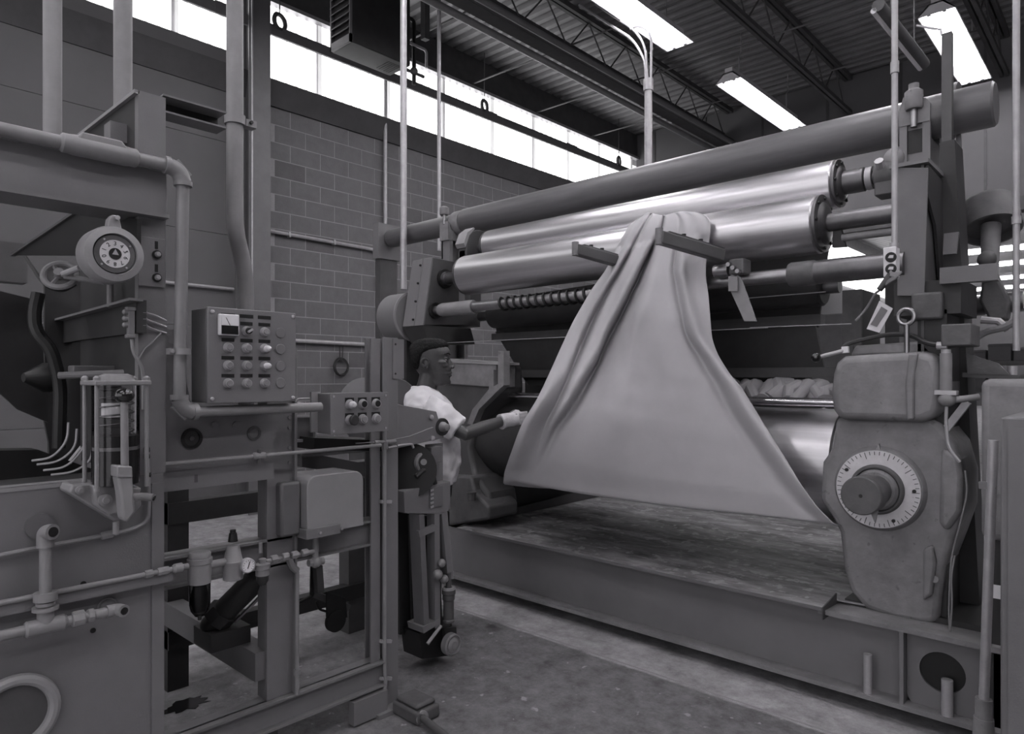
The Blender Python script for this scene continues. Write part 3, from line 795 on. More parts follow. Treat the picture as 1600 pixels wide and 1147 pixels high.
for k in range(3):
    t.part('bolt', MB().cyl(c0 + Vector((0.0 + 0.025 * k, 0, 0.02 - 0.02 * k)), c0 + Vector((0.0 + 0.025 * k, -0.03, 0.02 - 0.02 * k)), 0.012, n=8), 'steel')
# ---- folded pale strip hanging from the carriage
h0 = [ay(1138, 432, 3.38), ay(1152, 432, 3.38), ay(1152, 455, 3.38), ay(1138, 455, 3.38)]
t = Thing('hanging_flap', 'pale folded strip hanging below the right guide arm', 'strip', h0[2])
t.part('tab', MB().prism(h0, (0, 0.008, 0)), 'pipe_grey')
t.part('long_flap', MB().prism([ay(1152, 430, 3.40), ay(1158, 434, 3.40), ay(1182, 502, 3.40), ay(1163, 502, 3.40), ay(1142, 456, 3.40)], (0, 0.008, 0)), 'pipe_grey')
# ---- taut wires
for (p, q, nm) in ((ay(692, 536, 3.55), ay(1200, 512, 3.55), 'lower'), (ay(1168, 466, 3.65), ay(1290, 456, 3.65), 'short upper'), (ay(1172, 512, 3.55), ay(1330, 506, 3.55), 'right-hand lower')):
    single('taut_wire', f'thin taut wire strung along the machine, {nm} one', 'wire', MB().cyl(p, q, 0.0028, n=6), 'galv', 'taut wires along the machine')
# ---- dark hood behind the fabric
t = Thing('rear_hood', 'dark sheet-metal hood behind the hanging fabric', 'hood', (-2.5, 4.3, 1.5))
YH = 4.05
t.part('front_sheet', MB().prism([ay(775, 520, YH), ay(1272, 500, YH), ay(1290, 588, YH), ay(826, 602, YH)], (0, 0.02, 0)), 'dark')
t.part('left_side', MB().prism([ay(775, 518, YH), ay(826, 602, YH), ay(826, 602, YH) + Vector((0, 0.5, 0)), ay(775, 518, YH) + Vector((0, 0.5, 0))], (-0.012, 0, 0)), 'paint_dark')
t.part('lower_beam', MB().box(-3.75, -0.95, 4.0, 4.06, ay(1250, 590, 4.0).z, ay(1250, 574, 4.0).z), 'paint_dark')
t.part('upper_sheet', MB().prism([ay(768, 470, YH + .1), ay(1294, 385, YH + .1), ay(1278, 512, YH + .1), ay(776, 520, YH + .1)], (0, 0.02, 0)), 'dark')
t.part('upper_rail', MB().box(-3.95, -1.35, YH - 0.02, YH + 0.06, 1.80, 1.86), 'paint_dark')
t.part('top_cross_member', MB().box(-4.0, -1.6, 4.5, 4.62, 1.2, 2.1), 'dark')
# ---- heap of stock fabric lying in the nip
t = Thing('fabric_heap', 'pale crumpled fabric bundle heaped on top of the lower rolls', 'fabric heap', (-1.5, 4.05, 1.33))
random.seed(5)
m = MB()
for k in range(14):
    x = -2.15 + k * 0.075
    pts = [(x + random.uniform(-.05, .05), 3.86 + 0.05 * j, 1.345 + 0.11 * math.sin(math.pi * min(1, (j + 0.5) / 6)) + random.uniform(-.008, .012)) for j in range(7)]
    m.tube(pts, [0.03 + random.uniform(0, .02) for _ in pts], 10)
t.part('folds', m, 'cloth', kind='stuff')
m = MB(); m.ball((-1.52, 4.06, 1.40), 0.12, (2.4, 1.2, 0.75), 24, 14).ball((-1.28, 4.0, 1.40), 0.1, (1.4, 1.2, 0.7), 20, 12)
t.part('bundle', m, 'cloth')
# ---- far end housing of the lower rolls
YF = 3.42
t = Thing('far_mill_housing', 'grey cast end housing of the lower rolls behind the worker', 'machine housing', (-3.75, YF, 0.43))
poly = [ay(p[0], p[1], YF) for p in ((690, 572), (772, 570), (775, 612), (756, 640), (740, 668), (734, 700), (742, 742), (762, 770), (766, 795), (655, 800), (655, 600))]
t.part('casting', MB().prism(poly, (0, 0.3, 0)), 'paint_dark', bevel=0.03, seg=3)
poly = [ay(p[0], p[1], YF - 0.02) for p in ((696, 561), (775, 566), (775, 606), (696, 600))]
t.part('bearing_box', MB().prism(poly, (0, 0.2, 0)), 'cast', bevel=0.008)
t.part('box_rim', MB().prism([ay(p[0], p[1], YF - 0.03) for p in ((690, 560), (778, 566), (778, 570), (690, 566))], (0, 0.22, 0)), 'paint_light')
rib = [(778, 548), (787, 548), (787, 602), (776, 612), (748, 640), (738, 664), (730, 662), (738, 640), (764, 608), (764, 578), (771, 578), (771, 604), (778, 600)]
t.part('curved_rib', MB().prism([ay(a, b, YF - 0.05) for a, b in rib], (0, 0.06, 0)), 'cast')
t.part('roll_cap', MB().lathe(Vector((-3.62, 3.8, 1.05)), XA, [(0.22, -0.1), (0.33, -0.08), (0.35, 0.02), (0.33, 0.06), (0.31, 0.10), (0.30, 0.50)], 36), 'dark')
t.part('rear_casting', MB().box(-3.95, -3.62, 3.75, 5.36, 0.43, 1.15), 'dark')
t.part('foot', MB().prism([ay(a, b, YF - 0.06) for a, b in ((700, 742), (736, 744), (742, 770), (764, 792), (764, 812), (700, 822))], (0, 0.3, 0)), 'cast_dark', bevel=0.02, seg=3)
t.part('foot_valve', MB().lathe(ay(737, 782, YF - 0.1), ZA, [(0.028, 0), (0.03, 0.02), (0.03, 0.05), (0.034, 0.052), (0.034, 0.06), (0.02, 0.065)], 16), 'paint_dark')
# ================================================================== WORM GEARBOX with graduated dial at the near end
YG = 3.45
t = Thing('worm_gearbox', 'heavy grey cast gearbox with white graduated dial beside the lower roll', 'gearbox', (-0.9, YG, 0.425))
body = [(1305, 652), (1300, 700), (1284, 722), (1280, 782), (1299, 808), (1311, 832), (1317, 888), (1328, 925), (1352, 952), (1395, 968), (1440, 976), (1466, 974), (1470, 930), (1476, 884), (1492, 842), (1507, 800), (1508, 742), (1494, 694), (1470, 664), (1450, 652)]
t.part('body_casting', MB().prism([ay(a, b, YG) for a, b in body], (0, 0.34, 0)), 'cast', bevel=0.028, seg=3)
up = [(1297, 612), (1300, 584), (1306, 566), (1318, 556), (1440, 549), (1462, 554), (1470, 575), (1472, 620), (1466, 650), (1440, 660), (1310, 656), (1300, 640)]
t.part('upper_housing', MB().prism([ay(a, b, YG - 0.06) for a, b in up], (0, 0.45, 0)), 'cast', bevel=0.035, seg=4)
t.part('top_cover', MB().prism([ay(a, b, YG + 0.05) for a, b in ((1328, 556), (1336, 540), (1440, 533), (1462, 552))], (0, 0.3, 0)), 'cast', bevel=0.012)
t.part('side_rib', MB().prism([ay(a, b, YG - 0.075) for a, b in ((1420, 552), (1434, 552), (1428, 585), (1428, 655), (1416, 657), (1414, 600))], (0, 0.03, 0)), 'cast', bevel=0.008)
t.part('right_boss', MB().prism([ay(a, b, YG - 0.03) for a, b in ((1470, 700), (1498, 712), (1504, 745), (1502, 800), (1480, 832), (1466, 820))], (0, 0.2, 0)), 'cast', bevel=0.02)
t.part('lower_rib', MB().prism([ay(a, b, YG - 0.03) for a, b in ((1442, 858), (1456, 852), (1462, 880), (1456, 930), (1442, 940))], (0, 0.08, 0)), 'cast', bevel=0.012)
dc = ay(1374, 763, YG)
t.part('dial_seat', MB().lathe(dc + Vector((0, 0.01, 0)), -YA, [(0.198, 0), (0.19, 0.02), (0.18, 0.032)], 56), 'cast')
dl = t.part('dial_ring', MB().annulus(dc + Vector((0, -0.022, 0)), -YA, 0.112, 0.175, 0.016, 64), 'dial')
tk = MB()
for k in range(50):
    a = 2 * math.pi * k / 50
    r0, r1 = (0.140, 0.171) if k % 5 == 0 else (0.155, 0.171)
    d = Vector((math.cos(a), 0, math.sin(a)))
    tk.bar(dc + Vector((0, -0.0385, 0)) + d * r0, dc + Vector((0, -0.0385, 0)) + d * r1, 0.003, 0.0015, (0, 1, 0))
t.part('graduations', tk, 'paint_dark', dl, kind='stuff')
for a in (0.05, -1.1, 2.6):
    p = dc + Vector((math.cos(a) * 0.15, -0.038, math.sin(a) * 0.15))
    t.part('dial_screw', MB().cyl(p, p + Vector((0, -0.006, 0)), 0.008, n=10), 'black', dl)
t.part('hub_ring', MB().lathe(dc + Vector((0, -0.02, 0)), -YA, [(0.113, 0), (0.113, 0.03), (0.105, 0.04), (0.098, 0.04), (0.096, 0.022)], 48), 'cast_dark')
t.part('inner_ring', MB().lathe(dc + Vector((0, -0.02, 0)), -YA, [(0.092, 0), (0.092, 0.035), (0.08, 0.05), (0.074, 0.05)], 48), 'cast')
se = t.part('hub_shaft', MB().lathe(dc + Vector((0, -0.03, 0)), -YA, [(0.068, 0), (0.068, 0.15), (0.08, 0.152), (0.083, 0.157), (0.083, 0.245), (0.078, 0.25), (0.004, 0.251)], 40), 'cast_dark')
q = dc + Vector((0, -0.281, 0))
t.part('centre_mark', MB().cyl(q + Vector((0, -0.001, 0)), q + Vector((0, 0.003, 0)), 0.008, n=10), 'black', se)
t.part('pointer', MB().prism([q + Vector((0.03, 0.03, -0.07)), q + Vector((0.06, 0.03, -0.06)), q + Vector((0.048, 0.03, -0.115))], (0, 0.01, 0)), 'paint', se)
t.part('index_mark', MB().prism([dc + Vector((-0.008, -0.03, 0.178)), dc + Vector((0.012, -0.03, 0.178)), dc + Vector((0.004, -0.03, 0.206))], (0, 0.02, 0)), 'paint_light')
t.part('drain_plug', MB().cyl(ay(1460, 905, YG + .02), ay(1460, 905, YG - .02), 0.016, n=8), 'cast')
t.part('base_foot', MB().box(-1.05, -0.46, YG + 0.02, YG + 0.5, 0.425, 0.45), 'dark')
# ---- oil sight tube, ball valve and pipe beside the gearbox
t = Thing('oil_sight_tube', 'light upright oil tube with valve right of the gearbox top', 'tube', ay(1478, 622, 3.38))
b0 = ay(1478, 612, 3.38)
t.part('tube', MB().cyl(b0, ay(1478, 552, 3.38), 0.023, n=16), 'pipe_grey')
t.part('cap', MB().cyl(ay(1478, 553, 3.38), ay(1478, 546, 3.38), 0.019, n=14), 'galv')
t.part('flange', MB().bar(ay(1462, 613, 3.38), ay(1496, 614, 3.38), 0.05, 0.018), 'galv')
t.part('valve_bowl', MB().ball(ay(1480, 624, 3.38), 0.035, (1, 1, 0.9)), 'cast')
t.part('side_pipe', MB().cyl(ay(1484, 626, 3.38), ay(1530, 620, 3.42), 0.014, n=12), 'pipe_grey')
t.part('drop_tube', MB().tube([ay(1479, 632, 3.38), ay(1478, 665, 3.38), ay(1482, 700, 3.36), ay(1500, 722, 3.36)], 0.007, 8, 0.05), 'galv')
t.part('stay', MB().bar(ay(1512, 628, 3.5), ay(1475, 675, 3.5), 0.03, 0.03), 'galv')
# loose wires hanging down the gearbox
for i, (a, nm) in enumerate((([(1508, 735), (1512, 770), (1500, 820), (1486, 870), (1482, 960), (1486, 1005)], 'longer'), ([(1492, 868), (1486, 900), (1488, 940), (1484, 998)], 'shorter'))):
    single('loose_wire', f'thin loose wire trailing down the right side of the gearbox, {nm} one', 'wire', MB().tube([ay(p, q_, YG - 0.06) for p, q_ in a], 0.004, 6, 0.08), 'cable', 'loose wires by the gearbox')
# ---- oil hose and ball handle on top
t = Thing('oil_hose', 'dark flexible hose arched over the top of the gearbox', 'hose', ay(1380, 535, 3.5))
t.part('hose', MB().tube([ay(1317, 548, 3.46), ay(1322, 538, 3.46), ay(1350, 530, 3.5), ay(1390, 522, 3.5), ay(1425, 523, 3.46), ay(1446, 536, 3.42), ay(1470, 540, 3.40)], 0.011, 8, 0.06), 'hose')
t.part('coupling', MB().cyl(ay(1464, 540, 3.40), ay(1480, 540, 3.40), 0.017, n=10), 'galv')
t = Thing('ball_lever', 'small lever with black ball knob left of the gearbox top', 'lever', ay(1322, 550, 3.40))
t.part('rod', MB().cyl(ay(1276, 559, 3.34), ay(1318, 548, 3.42), 0.010, n=10), 'galv')
t.part('knob', MB().ball(ay(1275, 559, 3.33), 0.022), 'gloss_black')
t.part('clip', MB().bar(ay(1316, 547, 3.42), ay(1326, 546, 3.42), 0.02, 0.03), 'enamel')
# ---- lifting eye bolt
t = Thing('eye_bolt', 'steel lifting eye bolt standing on top of the gearbox', 'eye bolt', ay(1417, 535, 3.42))
t.part('ring', MB().torus(ay(1416, 495, 3.42), (0.2, 1, 0), 0.034, 0.010, 24, 8), 'steel')
t.part('shank', MB().cyl(ay(1417, 507, 3.42), ay(1417, 552, 3.42), 0.011, n=12), 'steel')
# ---- power drop: pole, outlet box, plug, cord and tag
YO = 3.15
t = Thing('outlet_box', 'white twin outlet box hanging at the end of the long drop pole', 'outlet box', ay(1395, 440, YO))
bb = MB(); bY(bb, 1380, 1400, 387, 433, YO, 0.06)
t.part('box', bb, 'enamel', bevel=0.003)
for py in (402, 420):
    f = t.part('socket', MB().cyl(ay(1392, py, YO - .001), ay(1392, py, YO - 0.006), 0.021, n=20), 'black')
    t.part('slot', MB().bar(ay(1388, py - 1, YO - 0.007), ay(1396, py - 1, YO - 0.007), 0.003, 0.012), 'steel', f)
t.part('hub', MB().cyl(ay(1397, 388, YO + .03), ay(1397, 380, YO + .03), 0.018, n=12), 'galv')
single('drop_pole', 'long thin pole dropping from the roof to the white outlet box', 'pole',
       MB().cyl((ay(1398, 384, YO + .03).x, YO + 0.03, ay(1398, 384, YO + .03).z), (ay(1398, 384, YO + .03).x, YO + 0.03, DECK), 0.0125, n=12).cyl((ay(1398, 384, YO + .03).x, YO + 0.03, ay(1398, 110, YO).z), (ay(1398, 384, YO + .03).x, YO + 0.03, ay(1398, 92, YO).z), 0.0165, n=12), 'galv')
t = Thing('power_plug', 'dark plug with bunched cords hanging from the outlet box', 'plug', ay(1375, 450, YO - .03))
t.part('plug_body', MB().cyl(ay(1392, 430, YO - .03), ay(1374, 453, YO - .05), 0.016, 0.012, n=12), 'hose')
for k in range(4):
    t.part('cord', MB().tube([ay(1392, 424, YO - .01), ay(1394 - k, 428 + k, YO - .05), ay(1412 - 3 * k, 424 + 3 * k, YO - .06), ay(1388, 438 + k, YO - .05), ay(1374, 454, YO - .04), ay(1368, 458, YO - .02), ay(1352, 485, YO), ay(1337, 501, YO)][: (8 if k == 0 else 5)], 0.005, 6, 0.03), 'cable')
t = Thing('inspection_tag', 'pale paper tag hanging below the outlet plug', 'tag', ay(1372, 520, YO - .02))
t.part('paper', MB().prism([ay(a, b, YO - 0.02) for a, b in ((1374, 470), (1395, 482), (1374, 520), (1354, 514))], (0, 0.003, 0)), 'tag')
t.part('printed_panel', MB().prism([ay(a, b, YO - 0.022) for a, b in ((1377, 479), (1387, 485), (1370, 511), (1360, 507))], (0, 0.001, 0)), 'paint_mid')
# ---- upright dark plate, cables at the top right
t = Thing('upright_plate', 'tall dark channel standing above the near end of the top roll', 'channel', (-0.75, 4.3, 1.8))
a0 = ay(1471, 53, 3.93); a1 = ay(1487, 53, 3.93)
t.part('channel', MB().box(a0.x, a1.x, 3.93, 3.942, 2.0, a0.z).box(a1.x - 0.008, a1.x, 3.942, 3.975, 2.0, a0.z), 'paint_dark')
t.part('top_rod', MB().tube([ay(1471, 55, 3.935), ay(1470, 46, 3.935), ay(1455, 44, 3.935), ay(1432, 40, 3.935)], 0.006, 6), 'galv')
t.part('round_guard', MB().lathe(ay(1490, 168, 4.3), XA, [(0.12, 0), (0.125, 0.01), (0.125, 0.03)], 32), 'paint_dark')
t.part('air_hose', MB().tube([ay(1476, 205, 4.2), ay(1484, 222, 4.2), ay(1492, 210, 4.2), ay(1497, 190, 4.2), ay(1499, 240, 4.1), ay(1501, 330, 4.0), ay(1500, 400, 3.95), ay(1505, 440, 3.9)], 0.012, 8, 0.05), 'pipe_grey')
t.part('valve', MB().ball(ay(1484, 268, 4.0), 0.035).cyl(ay(1478, 250, 4.0), ay(1482, 290, 4.0), 0.02).cyl(ay(1484, 276, 4.0), ay(1500, 274, 4.0), 0.025), 'hose')
# ---- mushroom-headed swing weight at the right
t = Thing('swing_weight', 'round-headed dark weight on a stout arm at the right edge', 'weight', ay(1548, 440, 4.2))
hc = ay(1547, 345, 4.2)
axv = Vector((0.15, -0.35, -0.75)).normalized()
t.part('head', MB().lathe(hc - axv * 0.11, axv, [(0.02, -0.02), (0.09, -0.012), (0.122, 0.01), (0.13, 0.03), (0.13, 0.17), (0.12, 0.17), (0.115, 0.13)], 40), 'cast_dark')
t.part('neck', MB().cyl(hc + axv * 0.03, ay(1546, 440, 4.1), 0.045, 0.035, n=20), 'cast')
t.part('yoke', MB().prism([ay(a, b, 4.0) for a, b in ((1526, 405), (1548, 408), (1562, 440), (1578, 470), (1572, 500), (1545, 500), (1530, 470), (1535, 430))], (0, 0.12, 0)), 'cast_dark', bevel=0.012)
t.part('pivot_shaft', MB().cyl(ay(1510, 480, 4.1), ay(1600, 470, 4.1), 0.05, n=20), 'steel_dark')
t.part('hand_crank', MB().tube([ay(1533, 500, 3.9), ay(1560, 502, 3.9), ay(1575, 515, 3.9)], 0.018, 10), 'galv')
# ---- switch shelf with small fittings, right of the gearbox
t = Thing('switch_shelf', 'dark shelf bracket with small switches right of the oil tube', 'bracket', ay(1540, 590, 3.7))
t.part('shelf', MB().bar(ay(1512, 586, 3.75), ay(1600, 590, 3.75), 0.25, 0.02), 'paint_dark')
t.part('bracket_plate', MB().prism([ay(a, b, 3.62) for a, b in ((1510, 552), (1560, 568), (1578, 586), (1512, 584))], (0, 0.015, 0)), 'cast_dark')
for px in (1530, 1552, 1582):
    t.part('switch', MB().cyl(ay(px, 586, 3.7), ay(px, 572, 3.7), 0.02, n=12), 'galv')
t.part('flex_conduit', MB().tube([ay(1522, 530, 3.8), ay(1540, 518, 3.8), ay(1570, 512, 3.8), ay(1590, 500, 3.8)], 0.016, 8, 0.05), 'cast')
# ---- right edge: control cabinet, its door post, floor pole
t = Thing('grey_cabinet', 'tall pale grey cabinet cut off by the right edge', 'cabinet', (0.0, 2.6, 0))
c0 = ay(1563, 652, 2.55)
t.part('body', MB().box(c0.x, c0.x + 0.6, 2.55, 3.0, 0.0, c0.z), 'paint_mid', bevel=0.006)
t.part('door_edge', MB().box(c0.x + 0.02, c0.x + 0.6, 2.54, 2.55, 0.05, c0.z - 0.03), 'paint_mid')
t = Thing('rear_cabinet', 'mid-grey machine cover behind the pale cabinet at the right edge', 'cover', (-0.2, 3.4, 0))
c1 = ay(1532, 592, 3.3)
t.part('cover', MB().box(c1.x, c1.x + 0.7, 3.3, 3.8, 0.85, c1.z), 'cast', bevel=0.03, seg=3)
t.part('leg', MB().box(c1.x + 0.02, c1.x + 0.10, 3.35, 3.5, 0, 0.86), 'dark')
t.part('leg', MB().box(c1.x + 0.5, c1.x + 0.6, 3.35, 3.5, 0, 0.86), 'dark')
t.part('name_tab', MB().box(ay(1548, 925, 3.28).x, ay(1562, 925, 3.28).x, 3.30, 3.305, ay(1548, 936, 3.28).z, ay(1548, 915, 3.28).z), 'white')
t = Thing('floor_pole', 'leaning galvanised pole rising from the floor in front of the gearbox end', 'pole', ay(1540, 1140, 3.0))
pb, pt = ay(1537, 1100, 3.0), ay(1552, 688, 3.0)
t.part('pole', MB().cyl(pb, pt, 0.0165, n=16), 'galv')
t.part('collar', MB().cyl(pb - ZA * 0.06, pb + ZA * 0.02, 0.027, n=16), 'cast')
t.part('base', MB().lathe(Vector((pb.x, pb.y, 0)), ZA, [(0.09, 0), (0.09, 0.03), (0.04, 0.05), (0.032, pb.z - 0.05)], 20), 'cast')
t.part('bracket', MB().bar(ay(1530, 758, 3.0), ay(1556, 758, 3.0), 0.02, 0.025), 'paint')
t = None
single('thin_pole', 'thin pale pole close to the right edge running up to the roof', 'pole',
       MB().cyl((ay(1588, 535, 3.6).x, 3.6, ay(1588, 548, 3.6).z), (ay(1588, 535, 3.6).x, 3.6, DECK), 0.0135, n=12).cyl((ay(1588, 500, 3.6).x, 3.6, ay(1588, 350, 3.6).z), (ay(1588, 500, 3.6).x, 3.6, ay(1588, 338, 3.6).z), 0.018, n=12), 'galv')
# ---- far bay stock: pallet rack with stacked cartons and a dark machine
t = Thing('pallet_rack', 'dark rack in the far bay under the light rows', 'rack', (-1.8, 17, 0))
for x in (-2.9, -0.2):
    for yy in (16.6, 17.6):
        t.part('upright', MB().box(x - 0.04, x + 0.04, yy - 0.04, yy + 0.04, 0, 2.6), 'paint_dark')
for z in (1.2, 1.75):
    t.part('shelf', MB().box(-2.95, -0.15, 16.55, 17.65, z, z + 0.08), 'paint_dark')
random.seed(3)
k = 0
for z, nmz in ((1.28, 'lower'), (1.83, 'upper')):
    for i in range(6):
        x = -2.75 + i * 0.42; h = random.uniform(0.22, 0.36)
        single('carton', f'pale carton on the {nmz} shelf of the far rack, number {["one","two","three","four","five","six"][i]} from its left end', 'carton',
               MB().box(x, x + 0.38, 16.65, 17.2, z, z + h).box(x - 0.005, x + 0.385, 16.64, 17.21, z + h - 0.05, z + h + 0.005), 'wall_panel', 'cartons on the far rack', bevel=0.01)
t = Thing('far_machine', 'dark machine bulk standing in the far bay', 'machine', (-4.5, 16, 0))
t.part('bed', MB().box(-6.4, -3.2, 15.6, 17.0, 0, 1.3), 'paint_dark', bevel=0.03)
t.part('head', MB().box(-5.9, -4.6, 15.8, 16.8, 1.3, 2.9), 'paint_mid', bevel=0.03)
t.part('column', MB().box(-4.0, -3.6, 15.8, 16.6, 1.3, 3.6), 'paint_dark', bevel=0.02)
# ================================================================== THE HANGING FABRIC
def resample(P, n):
    P = [Vector((a, b)) for a, b in P]
    D = [0]
    for i in range(1, len(P)): D.append(D[-1] + (P[i] - P[i - 1]).length)
    out = []; j = 0
    for k in range(n + 1):
        s_ = D[-1] * k / n
        while j < len(D) - 2 and D[j + 1] < s_: j += 1
        f = (s_ - D[j]) / max(1e-9, D[j + 1] - D[j])
        # smooth cubic through neighbours
        p0 = P[max(0, j - 1)]; p1 = P[j]; p2 = P[j + 1]; p3 = P[min(len(P) - 1, j + 2)]
        m1 = (p2 - p0) * 0.35; m2 = (p3 - p1) * 0.35
        h = 2 * f ** 3 - 3 * f ** 2 + 1
        out.append(p1 * h + m1 * (f ** 3 - 2 * f * f + f) + p2 * (1 - h) + m2 * (f ** 3 - f * f))
    return out
def g_(x, c, w): return math.exp(-((x - c) / w) ** 2)
def lerp_tab(tab, v):
    for (a, b), (c, d) in zip(tab[:-1], tab[1:]):
        if v <= c: return b + (d - b) * (v - a) / (c - a)
    return tab[-1][1]
NU, NV = 150, 130
Lc = resample([(1000, 340), (984, 352), (967, 380), (958, 400), (945, 424), (925, 452), (897, 500), (878, 540), (860, 580), (840, 622), (815, 664), (799, 706), (788, 738), (786, 757)], NV)
Rc = resample([(1085, 331), (1104, 338), (1110, 352), (1108, 378), (1104, 404), (1103, 432), (1107, 462), (1110, 500), (1113, 530), (1122, 555), (1140, 584), (1160, 608), (1190, 657), (1222, 708), (1250, 754), (1278, 793), (1304, 819)], NV)
Bc = resample([(786, 757), (800, 752), (830, 758), (905, 771), (1000, 785), (1100, 797), (1200, 807), (1304, 819)], NU)
Tc = resample([(1000, 340), (1012, 332), (1035, 336), (1060, 330), (1085, 331)], NU)
def cloth_point(u, v, i, j):
    L, R, B, T = Lc[j], Rc[j], Bc[i], Tc[i]
    p = L * (1 - u) + R * u + T * (1 - v) + B * v - ((Tc[0] * (1 - u) + Tc[-1] * u) * (1 - v) + (Bc[0] * (1 - u) + Bc[-1] * u) * v)
    # depth of the sheet in front of the rolls
    Y = lerp_tab([(0, 3.44), (0.1, 3.43), (0.35, 3.37), (0.7, 3.36), (0.9, 3.37), (1, 3.39)], v)
    Y -= 0.42 * math.exp(-((v - 0.80) / (0.30 if v < 0.8 else 0.5)) ** 2) * (1 - u) ** 2.4      # the worker draws the left edge towards him
    # folds running out from the gather
    fade = 1.0 if v < 0.62 else max(0.0, 1 - (v - 0.62) / 0.34)
    d = 0.0
    ca = lerp_tab([(0, .42), (.2, .33), (.38, .285), (.62, .17), (.8, .12), (1, .08)], v)
    x = u - ca
    wv = lerp_tab([(0, .05), (.3, .045), (.6, .035), (1, .03)], v)
    d += 0.115 * fade * (1 / (1 + math.exp(-x / (wv * 0.28))) - 1) * -1 * math.exp(-max(0, -x) / (wv * 2.6))      # sharp fold lip left of the deep crease
    d -= 0.105 * fade * g_(u, ca + wv * 0.7, wv * 0.40)
    cb = lerp_tab([(0, .2), (.2, .12), (.4, .09), (.7, .045), (1, .03)], v)
    d += 0.045 * fade * g_(u, cb, .045) - 0.065 * fade * g_(u, cb + .055, .020)
    cc = lerp_tab([(0, .55), (.3, .47), (.6, .36), (1, .3)], v)
    d += 0.040 * fade * g_(u, cc, .07) - 0.02 * fade * g_(u, cc - .11, .05)
    ce = lerp_tab([(0, .62), (.2, .68), (.45, .86), (.62, .865), (1, .94)], v)
    rr = 0.6 + 0.4 * fade
    d += 0.05 * rr * g_(u, ce + .075, .055) - 0.030 * rr * g_(u, ce, .028)
    d += 0.03 * max(0, 1 - v / 0.3) * math.sin(u * 31 + 1.3 * math.sin(v * 9)) * 0.8
    d += 0.012 * math.sin(u * 9 + v * 4) * fade
    d += 0.06 * math.exp(-((v - 0.35) / 0.22) ** 2) * g_(u, .6, .25)
    d += 0.035 * g_(v, .85, .2) * g_(u, .03, .03) - 0.03 * g_(v, .82, .18) * g_(u, .085, .025)
    # belly of the loose sheet
    d += 0.05 * math.sin(math.pi * min(1, v)) * g_(u, .5, .35)
    Y -= d
    P = ay(p.x, p.y, Y)
    for _ in range(5):
        dz = P.z - 2.275
        if dz > -0.02:
            rr = 0.185 - 0.35 * 0
            Yr = 3.6 - math.sqrt(max(0.0, rr * rr - dz * dz)) - d * 0.35
            P = ay(p.x, p.y, min(Yr, 3.62))
    return P
mb = MB(); rows = []
top = [cloth_point(i / NU, 0, i, 0) for i in range(NU + 1)]
for k in range(7, 0, -1):
    a = math.radians(15 * k)
    rows.append([Vector((p.x, 3.60 + (p.z - 2.275) * math.sin(a), 2.275 + (p.z - 2.275) * math.cos(a))) for p in top])
for j in range(NV + 1):
    rows.append([cloth_point(i / NU, j / NV, i, j) for i in range(NU + 1)])
last = rows[-1]
for k in range(1, 8):
    f = k / 7
    rows.append([Vector((p.x + (0.02 * f), p.y + (3.82 - p.y) * f, p.z + (0.752 - p.z) * math.sin(f * math.pi / 2) - 0.0)) for p in last])
W_ = NU + 1
fs = []
for j in range(len(rows) - 1):
    for i in range(NU):
        fs.append((j * W_ + i, j * W_ + i + 1, (j + 1) * W_ + i + 1, (j + 1) * W_ + i))
mb.add([p for r_ in rows for p in r_], fs)
cl = single('hanging_fabric', 'wide pale fabric sheet gathered over the upper roll and spreading to the lower roll', 'fabric', mb, 'cloth', angle=180)
md = cl.modifiers.new('thickness', 'SOLIDIFY'); md.thickness = 0.004; md.offset = 0
md = cl.modifiers.new('soften', 'SMOOTH'); md.factor = 0.5; md.iterations = 2
# ================================================================== LEFT MACHINE
XF = -2.36
def txt(s, size):
    cu = bpy.data.curves.new('glyph', 'FONT'); cu.body = s; cu.size = size; cu.align_x = 'CENTER'; cu.align_y = 'CENTER'; cu.extrude = 0.0004
    ob = bpy.data.objects.new('glyph', cu); COL.objects.link(ob)
    dg = bpy.context.evaluated_depsgraph_get()
    me = bpy.data.meshes.new_from_object(ob.evaluated_get(dg))
    bpy.data.objects.remove(ob); bpy.data.curves.remove(cu)
    return me
# ---- lower cabinet
y255 = ax(255, 590, XF).y; ym = -0.9
ztop = ax(140, 750, XF).z
t = Thing('machine_cabinet', 'plain grey steel machine cabinet filling the lower left corner', 'cabinet', (XF - 0.4, 0.2, 0))
t.part('front_panel', MB().box(XF - 0.012, XF, ym, y255, 0, ztop), 'paint')
t.part('body', MB().box(XF - 0.85, XF - 0.012, ym, y255 - 0.004, 0, ztop - 0.03), 'paint_dark')
t.part('top_lip', MB().box(XF - 0.06, XF + 0.003, ym, ax(140, 590, XF).y, ztop - 0.012, ztop), 'paint_light')
t.part('corner_flange', MB().box(XF, XF + 0.008, ax(236, 590, XF).y, y255, 0, ztop - 0.03), 'paint')
p0 = ax(28, 944, XF); p1 = ax(258, 893, XF)
t.part('ledge_bar', MB().bar(p0 + Vector((0.02, -0.3, 0)), Vector((XF + 0.02, p1.y + 0.01, p0.z)), 0.04, 0.03), 'paint')
t.part('round_port', MB().torus(ax(22, 1118, XF + 0.01), XA, 0.098, 0.017, 40, 10), 'paint_light')
t.part('port_plate', MB().cyl(ax(22, 1118, XF), ax(22, 1118, XF) + Vector((0.008, 0, 0)), 0.09, n=36), 'paint_dark')
for (px, py) in ((130, 912), (192, 915), (345 - 200, 985)):
    t.part('panel_hole', MB().cyl(ax(px, py, XF), ax(px, py, XF) + Vector((0.0025, 0, 0)), 0.008, n=12), 'black')
